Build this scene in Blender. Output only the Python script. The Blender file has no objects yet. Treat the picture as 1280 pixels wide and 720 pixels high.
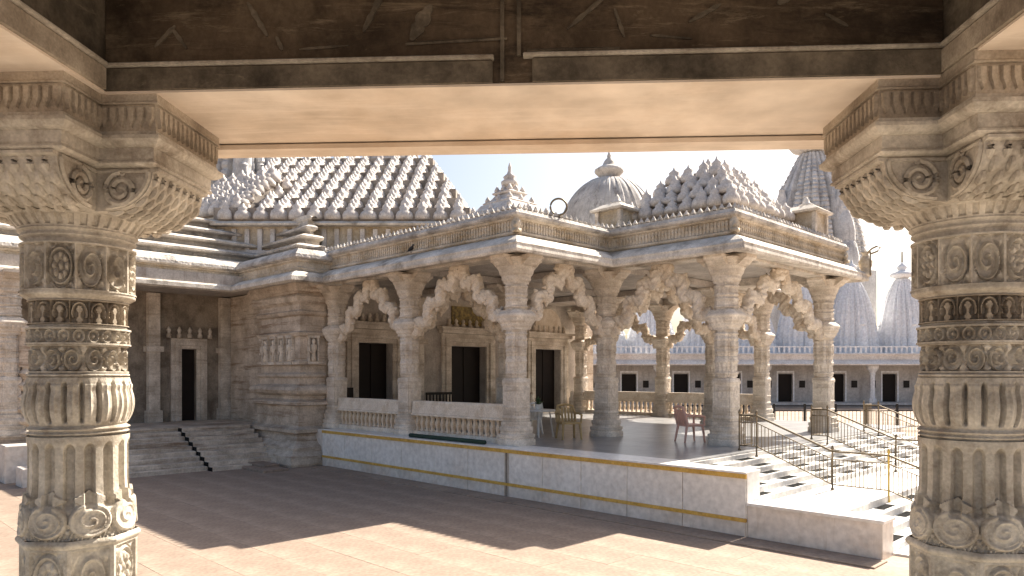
import bpy, math, random
import numpy as np
from math import sin, cos, pi, radians, sqrt, atan2
random.seed(7)
K = 1.55                      # metres per layout unit
SC = bpy.context.scene
COL = SC.collection

# ------------------------------------------------------------------ camera
cam_d = bpy.data.cameras.new('camera'); cam = bpy.data.objects.new('camera', cam_d); COL.objects.link(cam)
cam.location = (0, 0, 1.8 * K); cam.rotation_euler = (radians(90), 0, 0)
cam_d.sensor_width = 36; cam_d.lens = 36 * 905 / 1280.0
cam_d.shift_y = 108 / 1280.0
cam_d.clip_start = 0.05; cam_d.clip_end = 3000
SC.camera = cam
# ------------------------------------------------------------------ sky, sun, exposure
SUN_EL, SUN_AZ = radians(42.5), radians(45.5)      # azimuth from +Y towards +X
w = bpy.data.worlds.new('World'); SC.world = w; w.use_nodes = True
nt = w.node_tree; nt.nodes.clear()
sky = nt.nodes.new('ShaderNodeTexSky'); sky.sky_type = 'NISHITA'; sky.sun_disc = False
sky.sun_elevation = SUN_EL; sky.sun_rotation = SUN_AZ; sky.air_density = 1.0; sky.dust_density = 4.0; sky.ozone_density = 0.3
bg = nt.nodes.new('ShaderNodeBackground'); bg.inputs[1].default_value = 0.066
wo = nt.nodes.new('ShaderNodeOutputWorld')
nt.links.new(sky.outputs[0], bg.inputs[0]); nt.links.new(bg.outputs[0], wo.inputs[0])
sl = bpy.data.lights.new('sun', 'SUN'); sl.energy = 5.0; sl.angle = radians(0.5); sl.color = (1, 0.91, 0.78)
so = bpy.data.objects.new('sun', sl); COL.objects.link(so)
from mathutils import Vector
d = Vector((-sin(SUN_AZ) * cos(SUN_EL), -cos(SUN_AZ) * cos(SUN_EL), -sin(SUN_EL)))
so.rotation_euler = d.to_track_quat('-Z', 'Y').to_euler(); so.location = (30, 30, 40)
SC.view_settings.view_transform = 'Standard'; SC.view_settings.look = 'None'
SC.view_settings.exposure = 1.5; SC.view_settings.gamma = 1.0
try:
    SC.cycles.max_bounces = 8; SC.cycles.diffuse_bounces = 5
except Exception: pass

# ------------------------------------------------------------------ materials
def stone(name, c1, c2, c3=None, scale=2.0, bump=0.4, rough=0.85, stain=0.5, streak=False, spec=0.3, fine=40, bscale=14, courses=None, bdist=0.012):
    m = bpy.data.materials.new(name); m.use_nodes = True; t = m.node_tree; N = t.nodes; L = t.links
    b = N['Principled BSDF']; b.inputs['Roughness'].default_value = rough; b.inputs['Specular IOR Level'].default_value = spec
    tc = N.new('ShaderNodeTexCoord'); mp = N.new('ShaderNodeMapping'); L.new(tc.outputs['Object'], mp.inputs[0])
    n1 = N.new('ShaderNodeTexNoise'); n1.inputs['Scale'].default_value = scale; n1.inputs['Detail'].default_value = 8; n1.inputs['Roughness'].default_value = 0.65
    L.new(mp.outputs[0], n1.inputs[0])
    r1 = N.new('ShaderNodeValToRGB'); r1.color_ramp.elements[0].position = 0.38; r1.color_ramp.elements[1].position = 0.62
    r1.color_ramp.elements[0].color = (*c1, 1); r1.color_ramp.elements[1].color = (*c2, 1); L.new(n1.outputs[0], r1.inputs[0])
    out = r1.outputs[0]
    if c3:
        mp2 = N.new('ShaderNodeMapping'); L.new(tc.outputs['Object'], mp2.inputs[0]); mp2.inputs['Location'].default_value = (3.1, 7.7, 1.3)
        if streak: mp2.inputs['Scale'].default_value = (3, 3, 0.45) if streak is True else (0.35, 0.35, 5.0)
        n2 = N.new('ShaderNodeTexNoise'); n2.inputs['Scale'].default_value = scale * 0.9; n2.inputs['Detail'].default_value = 10; n2.inputs['Roughness'].default_value = 0.7
        L.new(mp2.outputs[0], n2.inputs[0])
        r2 = N.new('ShaderNodeValToRGB'); r2.color_ramp.elements[0].position = 0.52; r2.color_ramp.elements[1].position = 0.68
        r2.color_ramp.elements[0].color = (0, 0, 0, 1); r2.color_ramp.elements[1].color = (stain, stain, stain, 1); L.new(n2.outputs[0], r2.inputs[0])
        mx = N.new('ShaderNodeMixRGB'); L.new(r2.outputs[0], mx.inputs[0]); L.new(out, mx.inputs[1]); mx.inputs[2].default_value = (*c3, 1); out = mx.outputs[0]
    # fine speckle
    n3 = N.new('ShaderNodeTexNoise'); n3.inputs['Scale'].default_value = fine; n3.inputs['Detail'].default_value = 4; L.new(mp.outputs[0], n3.inputs[0])
    mr = N.new('ShaderNodeMapRange'); mr.inputs[1].default_value = 0.3; mr.inputs[2].default_value = 0.7; mr.inputs[3].default_value = 0.82; mr.inputs[4].default_value = 1.12
    L.new(n3.outputs[0], mr.inputs[0])
    mm = N.new('ShaderNodeMixRGB'); mm.blend_type = 'MULTIPLY'; mm.inputs[0].default_value = 1; L.new(out, mm.inputs[1]); L.new(mr.outputs[0], mm.inputs[2]); out = mm.outputs[0]
    L.new(out, b.inputs['Base Color'])
    if bump:
        n4 = N.new('ShaderNodeTexNoise'); n4.inputs['Scale'].default_value = bscale; n4.inputs['Detail'].default_value = 9; n4.inputs['Roughness'].default_value = 0.7; L.new(mp.outputs[0], n4.inputs[0])
        bp = N.new('ShaderNodeBump'); bp.inputs['Strength'].default_value = bump; bp.inputs['Distance'].default_value = bdist; L.new(n4.outputs[0], bp.inputs['Height'])
        L.new(bp.outputs[0], b.inputs['Normal'])
    return m
def carvedmat(name, c1, c2, c3, vscale=9, depth=0.03, **kw):
    """stone whose fine relief also carries small carved figures (bump only)"""
    m = stone(name, c1, c2, c3, **kw); t = m.node_tree; N = t.nodes; L = t.links; b = N['Principled BSDF']
    tc = N.new('ShaderNodeTexCoord')
    v = N.new('ShaderNodeTexVoronoi'); v.feature = 'SMOOTH_F1'; v.inputs['Scale'].default_value = vscale; L.new(tc.outputs['Object'], v.inputs['Vector'])
    bp = N.new('ShaderNodeBump'); bp.inputs['Strength'].default_value = 1.0; bp.inputs['Distance'].default_value = depth; bp.invert = True
    L.new(v.outputs['Distance'], bp.inputs['Height'])
    old = b.inputs['Normal'].links[0].from_node; L.new(old.outputs[0], bp.inputs['Normal']); L.new(bp.outputs[0], b.inputs['Normal'])
    return m
def plain(name, c, rough=0.5, metal=0.0, spec=0.5):
    m = bpy.data.materials.new(name); m.use_nodes = True; t = m.node_tree; N = t.nodes; L = t.links
    b = N['Principled BSDF']; b.inputs['Roughness'].default_value = rough; b.inputs['Metallic'].default_value = metal; b.inputs['Specular IOR Level'].default_value = spec
    tc = N.new('ShaderNodeTexCoord'); n = N.new('ShaderNodeTexNoise'); n.inputs['Scale'].default_value = 5; n.inputs['Detail'].default_value = 6; L.new(tc.outputs['Object'], n.inputs[0])
    r = N.new('ShaderNodeValToRGB'); r.color_ramp.elements[0].position = 0.35; r.color_ramp.elements[1].position = 0.65
    r.color_ramp.elements[0].color = (*[q * 0.8 for q in c], 1); r.color_ramp.elements[1].color = (*[min(1, q * 1.08) for q in c], 1)
    L.new(n.outputs[0], r.inputs[0]); L.new(r.outputs[0], b.inputs['Base Color'])
    return m
M = {}
M['near'] = stone('tan_carved_stone', (0.36, 0.32, 0.265), (0.60, 0.55, 0.47), (0.19, 0.15, 0.11), scale=3.2, bump=0.8, stain=0.8, fine=45, bscale=26, bdist=0.014)
M['nearbrown'] = stone('brown_weathered_stone', (0.26, 0.215, 0.165), (0.46, 0.40, 0.32), (0.12, 0.09, 0.065), scale=2.2, bump=0.5, stain=0.75, fine=60, bscale=24, bdist=0.006)
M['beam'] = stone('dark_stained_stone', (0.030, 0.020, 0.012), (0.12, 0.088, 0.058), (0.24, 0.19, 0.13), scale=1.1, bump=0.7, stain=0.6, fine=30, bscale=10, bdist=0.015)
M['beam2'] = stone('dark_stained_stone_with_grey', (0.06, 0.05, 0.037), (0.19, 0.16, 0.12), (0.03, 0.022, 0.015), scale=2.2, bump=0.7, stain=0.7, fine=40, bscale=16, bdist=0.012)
M['soffit'] = stone('warm_cream_stone', (0.60, 0.50, 0.40), (0.76, 0.67, 0.57), (0.50, 0.37, 0.25), scale=0.6, bump=0.35, stain=0.5, fine=2.5, bscale=14, bdist=0.006)
M['temple'] = carvedmat('pale_temple_stone', (0.46, 0.40, 0.33), (0.72, 0.65, 0.56), (0.30, 0.21, 0.13), scale=1.6, bump=0.5, stain=0.8, fine=22, streak='h', vscale=9, depth=0.015)
M['templecol'] = stone('pale_column_stone', (0.50, 0.435, 0.36), (0.78, 0.71, 0.62), (0.34, 0.26, 0.18), scale=1.8, bump=0.7, stain=0.75, fine=26, streak='h', bscale=22)
M['wall'] = carvedmat('stained_wall_stone', (0.42, 0.35, 0.28), (0.70, 0.61, 0.51), (0.24, 0.155, 0.095), scale=1.5, bump=0.7, stain=0.95, fine=20, streak='h', vscale=7, depth=0.02)
M['innerwall'] = stone('inner_wall_stone', (0.40, 0.36, 0.32), (0.56, 0.51, 0.46), (0.24, 0.18, 0.14), scale=1.5, bump=0.4, stain=0.5, fine=20, streak=True)
M['porch_shade'] = stone('shade_darkened_stone', (0.17, 0.14, 0.11), (0.36, 0.31, 0.25), (0.13, 0.10, 0.075), scale=1.5, bump=0.6, stain=0.8, fine=20, streak=True)  # the porch's gloom is painted into this stone colour
M['eave'] = stone('weathered_eave_stone', (0.50, 0.45, 0.385), (0.76, 0.70, 0.62), (0.20, 0.165, 0.13), scale=1.7, bump=0.7, stain=0.9, fine=24, streak=False)
M['coping'] = carvedmat('grey_lichen_stone', (0.38, 0.35, 0.32), (0.66, 0.615, 0.56), (0.16, 0.14, 0.12), scale=2.2, bump=0.5, stain=0.6, fine=30, vscale=14, depth=0.02)
M['frieze'] = carvedmat('ochre_frieze_stone', (0.42, 0.35, 0.26), (0.68, 0.60, 0.49), (0.34, 0.235, 0.11), scale=1.4, bump=0.5, stain=0.7, fine=24, vscale=12, depth=0.03)
M['roofbell'] = stone('pinkish_roof_stone', (0.54, 0.49, 0.45), (0.74, 0.69, 0.64), (0.30, 0.25, 0.20), scale=2.2, bump=0.6, stain=0.7, fine=24)
M['roofdark'] = stone('dark_roof_stone', (0.20, 0.17, 0.145), (0.38, 0.335, 0.29), (0.08, 0.07, 0.06), scale=2, bump=0.6, stain=0.7)
M['dome'] = stone('streaked_dome_plaster', (0.44, 0.41, 0.38), (0.68, 0.64, 0.59), (0.20, 0.17, 0.15), scale=1.6, bump=0.4, stain=0.8, streak=True)
M['arch'] = stone('cream_arch_stone', (0.64, 0.55, 0.44), (0.80, 0.72, 0.62), (0.50, 0.34, 0.20), scale=3, bump=0.6, stain=0.5, fine=30, bscale=20)
M['marble'] = stone('white_marble', (0.76, 0.735, 0.70), (0.85, 0.83, 0.80), (0.66, 0.56, 0.46), scale=0.7, bump=0.05, stain=0.45, rough=0.3, fine=8, spec=0.5)
M['marble2'] = stone('cream_marble', (0.66, 0.60, 0.54), (0.76, 0.71, 0.66), (0.60, 0.45, 0.33), scale=1.1, bump=0.05, stain=0.6, rough=0.35, fine=8, spec=0.5)
M['step'] = stone('white_step_marble', (0.62, 0.60, 0.57), (0.78, 0.76, 0.73), (0.5, 0.46, 0.40), scale=1.5, bump=0.1, stain=0.5, rough=0.45, fine=10)
M['ochre'] = stone('ochre_painted_band', (0.60, 0.36, 0.07), (0.70, 0.45, 0.12), (0.38, 0.20, 0.06), scale=3, bump=0.1, stain=0.6, rough=0.6, fine=20)
M['pave'] = stone('pink_sandstone_paving', (0.29, 0.22, 0.17), (0.38, 0.295, 0.23), (0.21, 0.155, 0.12), scale=0.45, bump=0.3, stain=0.7, fine=14, bscale=20, bdist=0.004)
M['joint'] = stone('paving_joint', (0.24, 0.17, 0.14), (0.30, 0.22, 0.18), None, scale=1, bump=0.2)
M['floor'] = stone('polished_grey_floor', (0.20, 0.20, 0.205), (0.32, 0.32, 0.32), (0.14, 0.14, 0.15), scale=2.2, bump=0.12, stain=0.6, rough=0.3, spec=0.6)
M['black_strip'] = stone('matt_black', (0.012, 0.012, 0.012), (0.025, 0.025, 0.025), None, scale=10, bump=0.1, rough=0.95, spec=0.05)  # matt black for the thin strips on both flights of steps
M['iron'] = plain('bronze_painted_iron', (0.20, 0.155, 0.10), 0.45, 0.6)
M['ironblack'] = plain('black_painted_iron', (0.015, 0.015, 0.016), 0.5, 0.3)
M['yellow'] = plain('yellow_paint', (0.75, 0.50, 0.10), 0.5)
M['brown'] = plain('dark_brown_wood', (0.014, 0.009, 0.007), 0.6, spec=0.25)
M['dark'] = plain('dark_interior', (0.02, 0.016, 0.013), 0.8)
M['white'] = stone('white_limewash', (0.80, 0.81, 0.83), (0.90, 0.90, 0.91), (0.66, 0.66, 0.68), scale=0.5, bump=0.3, stain=0.5, streak=True, fine=6)
M['farwall'] = stone('grey_far_wall', (0.42, 0.40, 0.39), (0.56, 0.54, 0.52), (0.26, 0.23, 0.21), scale=0.6, bump=0.3, stain=0.5, streak=True, fine=6)
M['pinkband'] = stone('pink_cornice', (0.64, 0.59, 0.54), (0.76, 0.71, 0.66), (0.50, 0.40, 0.34), scale=0.8, bump=0.2, stain=0.5, fine=8)
M['spire'] = carvedmat('grey_spire_stone', (0.50, 0.49, 0.48), (0.74, 0.73, 0.71), (0.22, 0.22, 0.24), scale=0.8, bump=0.5, stain=0.7, streak=True, fine=8, vscale=4, depth=0.06)
M['pinkplastic'] = plain('dusty_pink_plastic', (0.66, 0.40, 0.33), 0.4)
M['whiteplastic'] = plain('white_plastic', (0.75, 0.74, 0.70), 0.4)
M['tanplastic'] = plain('tan_woven_cane', (0.42, 0.30, 0.14), 0.6)
M['green'] = plain('dark_green_mat', (0.02, 0.05, 0.035), 0.8)
M['mural'] = stone('faded_gilt_mural', (0.10, 0.07, 0.03), (0.36, 0.26, 0.08), (0.05, 0.06, 0.03), scale=7, bump=0.5, stain=0.8)
M['leaf'] = plain('pot_plant_green', (0.05, 0.09, 0.03), 0.6)

def add_scratches(m, col, ang, scale, lo, hi, amt):
    t = m.node_tree; N = t.nodes; L = t.links; b = N['Principled BSDF']; src = b.inputs['Base Color'].links[0].from_socket
    tc = N.new('ShaderNodeTexCoord'); mp = N.new('ShaderNodeMapping'); mp.inputs['Rotation'].default_value = (0, ang, 0); mp.inputs['Scale'].default_value = scale
    n = N.new('ShaderNodeTexNoise'); n.inputs['Scale'].default_value = 3; n.inputs['Detail'].default_value = 10; n.inputs['Roughness'].default_value = 0.8; n.inputs['Distortion'].default_value = 0.6
    L.new(tc.outputs['Object'], mp.inputs[0]); L.new(mp.outputs[0], n.inputs[0])
    r = N.new('ShaderNodeValToRGB'); r.color_ramp.elements[0].position = lo; r.color_ramp.elements[1].position = hi; r.color_ramp.elements[0].color = (0,0,0,1); r.color_ramp.elements[1].color = (amt,amt,amt,1)
    L.new(n.outputs[0], r.inputs[0]); mx = N.new('ShaderNodeMixRGB'); L.new(r.outputs[0], mx.inputs[0]); L.new(src, mx.inputs[1]); mx.inputs[2].default_value = (*col, 1); L.new(mx.outputs[0], b.inputs['Base Color'])
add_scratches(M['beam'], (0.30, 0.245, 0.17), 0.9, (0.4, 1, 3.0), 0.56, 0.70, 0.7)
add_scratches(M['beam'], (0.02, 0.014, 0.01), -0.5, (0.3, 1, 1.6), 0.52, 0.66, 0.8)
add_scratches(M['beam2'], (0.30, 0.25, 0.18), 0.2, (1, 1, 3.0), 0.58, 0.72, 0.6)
add_scratches(M['soffit'], (0.82, 0.72, 0.62), 0.0, (0.25, 2.5, 1), 0.5, 0.7, 0.6)
add_scratches(M['pave'], (0.17, 0.12, 0.10), 0.0, (0.35, 0.35, 1), 0.56, 0.70, 0.55)
add_scratches(M['marble'], (0.50, 0.40, 0.31), 0.0, (3.0, 3.0, 0.35), 0.60, 0.78, 0.6)
add_scratches(M['marble2'], (0.46, 0.36, 0.27), 0.0, (3.0, 3.0, 0.35), 0.56, 0.76, 0.7)
add_scratches(M['temple'], (0.20, 0.15, 0.11), 0.0, (2.0, 2.0, 0.5), 0.58, 0.72, 0.6)
add_scratches(M['roofbell'], (0.16, 0.13, 0.11), 0.0, (1.5, 1.5, 1.0), 0.56, 0.70, 0.7)
add_scratches(M['coping'], (0.13, 0.115, 0.10), 0.0, (0.8, 0.8, 1.2), 0.54, 0.68, 0.7)
add_scratches(M['dome'], (0.14, 0.12, 0.10), 0.0, (1.6, 1.6, 0.3), 0.54, 0.70, 0.7)
add_scratches(M['near'], (0.66, 0.61, 0.53), 0.0, (1, 1, 0.6), 0.55, 0.75, 0.6)

# ------------------------------------------------------------------ mesh helpers (layout units)
class MB:
    def __init__(s): s.v = []; s.f = []
    def add(s, vs, fs):
        o = len(s.v); s.v.extend([tuple(p) for p in vs]); s.f.extend([tuple(i + o for i in f) for f in fs]); return s
    def box(s, x0, x1, y0, y1, z0, z1):
        return s.add([(x0,y0,z0),(x1,y0,z0),(x1,y1,z0),(x0,y1,z0),(x0,y0,z1),(x1,y0,z1),(x1,y1,z1),(x0,y1,z1)],
                     [(0,3,2,1),(4,5,6,7),(0,1,5,4),(1,2,6,5),(2,3,7,6),(3,0,4,7)])
    def bbox(s, x0, x1, y0, y1, z0, z1, c=0.008):
        """box with its vertical and top edges chamfered"""
        pts = lambda i: [(x0+i,y0+c),(x0+c,y0+i),(x1-c,y0+i),(x1-i,y0+c),(x1-i,y1-c),(x1-c,y1-i),(x0+c,y1-i),(x0+i,y1-c)]
        lv = [(0, z0), (0, z1 - c), (c * 0.9, z1)]
        vs = []
        for i, z in lv: vs += [(p[0], p[1], z) for p in pts(i)]
        fs = [tuple(range(7, -1, -1)), tuple(range(16, 24))]
        for l in range(2):
            for k in range(8):
                a = l*8+k; b2 = l*8+(k+1) % 8; fs.append((a, b2, b2+8, a+8))
        return s.add(vs, fs)
    def lathe(s, cx, cy, prof, n=12, rot=0, cap=True):
        vs = []; m = len(prof)
        for (r, z) in prof:
            for k in range(n):
                a = rot + 2*pi*k/n; vs.append((cx + r*cos(a), cy + r*sin(a), z))
        fs = []
        for i in range(m-1):
            for k in range(n):
                k2 = (k+1) % n; fs.append((i*n+k, i*n+k2, (i+1)*n+k2, (i+1)*n+k))
        if cap: fs.append(tuple(range(n-1, -1, -1))); fs.append(tuple((m-1)*n+k for k in range(n)))
        return s.add(vs, fs)
    def prism(s, pts, axis, a0, a1):
        """extrude a 2D outline; axis 'x': pts are (y,z); 'y': pts are (x,z); 'z': pts are (x,y)"""
        n = len(pts)
        def mk(p, a): return (a, p[0], p[1]) if axis == 'x' else ((p[0], a, p[1]) if axis == 'y' else (p[0], p[1], a))
        vs = [mk(p, a0) for p in pts] + [mk(p, a1) for p in pts]
        fs = [tuple(range(n)), tuple(range(2*n-1, n-1, -1))] + [(k, k+n, (k+1) % n + n, (k+1) % n) for k in range(n)]
        return s.add(vs, fs)
    def tube(s, path, r, n=6, closed=False):
        P = [Vector(p) for p in path]; m = len(P); vs = []
        up = Vector((0, 0, 1))
        for i, p in enumerate(P):
            a = P[i-1] if (i > 0 or closed) else P[i]; b2 = P[(i+1) % m] if (i < m-1 or closed) else P[i]
            t = (b2 - a).normalized(); sd = t.cross(up)
            if sd.length < 0.05: sd = t.cross(Vector((0, 1, 0)))
            sd.normalize(); u2 = sd.cross(t)
            rr = r[i] if isinstance(r, (list, tuple)) else r
            for k in range(n):
                an = 2*pi*k/n; q = p + sd*cos(an)*rr + u2*sin(an)*rr; vs.append(tuple(q))
        fs = []
        for i in range(m if closed else m-1):
            j = (i+1) % m
            for k in range(n):
                k2 = (k+1) % n; fs.append((i*n+k, i*n+k2, j*n+k2, j*n+k))
        if not closed: fs.append(tuple(range(n-1, -1, -1))); fs.append(tuple((m-1)*n+k for k in range(n)))
        return s.add(vs, fs)
    def sweep(s, poly, prof, closed=False):
        """profile (out, z) closed loop swept along a plan polyline, outward = right of travel, mitred"""
        P = [Vector((p[0], p[1])) for p in poly]; n = len(P); m = len(prof)
        nr = []
        cnt = n if closed else n-1
        for i in range(cnt):
            dd = (P[(i+1) % n] - P[i]).normalized(); nr.append(Vector((dd.y, -dd.x)))
        vs = []
        for i in range(n):
            if closed: a, b2 = nr[i-1], nr[i]
            else: a = nr[max(0, i-1)]; b2 = nr[min(i, n-2)]
            mt = (a + b2); mt = mt / max(1e-6, mt.dot(b2)) if mt.length > 1e-6 else b2
            if abs(a.dot(b2) - 1) < 1e-6: mt = b2
            for (o, z) in prof: vs.append((P[i].x + mt.x*o, P[i].y + mt.y*o, z))
        fs = []
        for i in range(cnt):
            j = (i+1) % n
            for k in range(m):
                k2 = (k+1) % m; fs.append((i*m+k, j*m+k, j*m+k2, i*m+k2))
        if not closed: fs.append(tuple(range(m))); fs.append(tuple((n-1)*m+k for k in range(m-1, -1, -1)))
        return s.add(vs, fs)
    def grid(s, V, closed=True):
        """V: array rows x cols x 3"""
        r, c = V.shape[:2]; o = len(s.v); s.v.extend(map(tuple, V.reshape(-1, 3).tolist()))
        cc = c if closed else c-1
        for i in range(r-1):
            for k in range(cc):
                k2 = (k+1) % c; s.f.append((o+i*c+k, o+i*c+k2, o+(i+1)*c+k2, o+(i+1)*c+k))
        return s
    def mesh(s, name, mat, smooth=False):
        me = bpy.data.meshes.new(name)
        V = np.array(s.v, dtype=np.float32) * K
        me.from_pydata(V.tolist(), [], s.f); me.materials.append(M[mat] if isinstance(mat, str) else mat)
        if smooth: me.polygons.foreach_set('use_smooth', [True]*len(me.polygons))
        if smooth == 2:
            try: me.set_sharp_from_angle(angle=radians(38))
            except Exception: pass
        me.update(); return me
    def build(s, name, mat, parent=None, smooth=False, loc=None, rz=0, kind=None):
        return ob(name, s.mesh(name, mat, smooth), parent, loc, rz, kind)
def ob(name, data, parent=None, loc=None, rz=0, kind=None):
    o = bpy.data.objects.new(name, data); COL.objects.link(o)
    if loc: o.location = tuple(q*K for q in loc)
    o.rotation_euler = (0, 0, rz)
    if parent: o.parent = parent
    if kind: o['kind'] = kind
    return o
def thing(name, label, cat, loc=(0,0,0), rz=0, group=None):
    o = ob(name, None, None, loc, rz); return tag(o, label, cat, group)
def tag(o, label, cat, group=None):
    o['label'] = label; o['category'] = cat
    if group: o['group'] = group
    return o
def copy_tree(o, parent=None):
    c = o.copy(); COL.objects.link(c)
    if parent: c.parent = parent
    for ch in list(o.children): copy_tree(ch, c)
    return c
s2 = sqrt(0.5)
RZ = radians(-45)
PX, PY = 2.576, 7.985
def T(x, y, z=0): return (PX + s2*(x+y), PY + s2*(y-x), z)
def Tthing(name, label, cat, x=0, y=0, z=0, group=None, rz=0): return thing(name, label, cat, T(x, y, z), RZ+rz, group)

# ------------------------------------------------------------------ relief functions (arrays in cell coords -1..1)
def sm(x, a, b): t = np.clip((x-a)/(b-a), 0, 1); return t*t*(3-2*t)
def rosette(u, v, n=8):
    r = np.hypot(u, v); th = np.arctan2(v, u)
    ring = np.exp(-((r-0.86)/0.09)**2)
    pet = (0.45+0.55*np.abs(np.cos(n*th/2)))*sm(r, 0.25, 0.4)*(1-sm(r, 0.62, 0.74))
    boss = np.exp(-(r/0.2)**2)
    corner = sm(r, 1.02, 1.08)*(0.5+0.5*np.cos(9*u)*np.cos(9*v))
    return np.maximum.reduce([ring, pet, boss, 0.8*corner])
def scroll(u, v, k=1.9, hand=1):
    r = np.hypot(u, v); th = np.arctan2(v, u)*hand
    ph = (th/(2*pi) + r*k) % 1.0
    ridge = np.exp(-((ph-0.5)/0.17)**2)*(1-sm(r, 0.92, 1.0))
    lobes = sm(r, 0.98, 1.05)*(0.5+0.5*np.cos(7*th+2*v))
    return np.maximum(ridge, 0.8*lobes)
def leafy(u, v):
    a = np.abs(np.sin(2.6*pi*u + 1.6*np.sin(pi*v*1.3)))
    b = np.abs(np.cos(2.2*pi*v + 1.5*np.cos(2*pi*u)))
    return sm(a*b, 0.25, 0.6)
def cells(th, z, z0, z1, n, off=0.0):
    c = ((th/(2*pi))*n + off); u = (c % 1.0)*2-1; v = (z-z0)/(z1-z0)*2-1
    return u, v, np.floor(c)
def lathe_grid(z0, z1, nz, nth, rf, extra=None):
    th = np.linspace(0, 2*pi, nth, endpoint=False); z = np.linspace(z0, z1, nz)
    TH, Z = np.meshgrid(th, z); R = rf(TH, Z)
    return np.stack([R*np.cos(TH), R*np.sin(TH), Z], -1)
def octr(th, a, off=0.0):
    q = ((th + off + pi/8) % (pi/4)) - pi/8
    return a/np.cos(q)

# ================================================================== GROUND
g = MB(); g.add([(-400,-200,-0.02),(400,-200,-0.02),(400,900,-0.02),(-400,900,-0.02)], [(0,1,2,3)])
ground = g.build('ground', 'joint', kind='structure')
gs = MB(); gs.add([(-60,14,-0.006),(80,14,-0.006),(80,400,-0.006),(-60,400,-0.006)], [(0,1,2,3)])
far_paving = MB()
# slabs laid in the temple's direction in front of the plinth; beyond them the paving is one sheet
sl_w, sl_h = 0.78, 0.52
slab_meshes = []
for q in range(6):
    jw = 0.0012
    b_ = MB().bbox(-sl_w/2+jw, sl_w/2-jw, -sl_h/2+jw, sl_h/2-jw, -0.02, 0.0 - 0.0003*q, 0.001)
    slab_meshes.append(b_.mesh('paving_slab', 'pave'))
cnt = 0; cand = []
for j in range(-14, 3):
    for i in range(-30, 9):
        x = i*sl_w + (0.5*sl_w if j % 2 else 0); y = -0.40 - (j+0.5)*sl_h*-1 - 0.0
        y = -0.42 + (j-2.5)*sl_h if True else y
        X, Y, _ = T(x, y)
        if Y < 5.7 or y > -0.65: continue
        if abs(X/Y) > 0.80: continue
        if x < -8.2 and y > -1.35: continue
        cand.append((Y, x, y))
cand.sort()
for Y, x, y in cand[:298]:
    q = random.choice(slab_meshes)
    o = ob('paving_slab', q, ground, T(x, y, 0), RZ)
# =============== plain paving sheet under and beyond, 4 mm lower than the slabs
ps = MB(); ps.add([(-400,-200,-0.0040),(400,-200,-0.0040),(400,900,-0.0040),(-400,900,-0.0040)], [(0,1,2,3)])
ps2 = ps.build('paving', 'pave', kind='structure')

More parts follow.
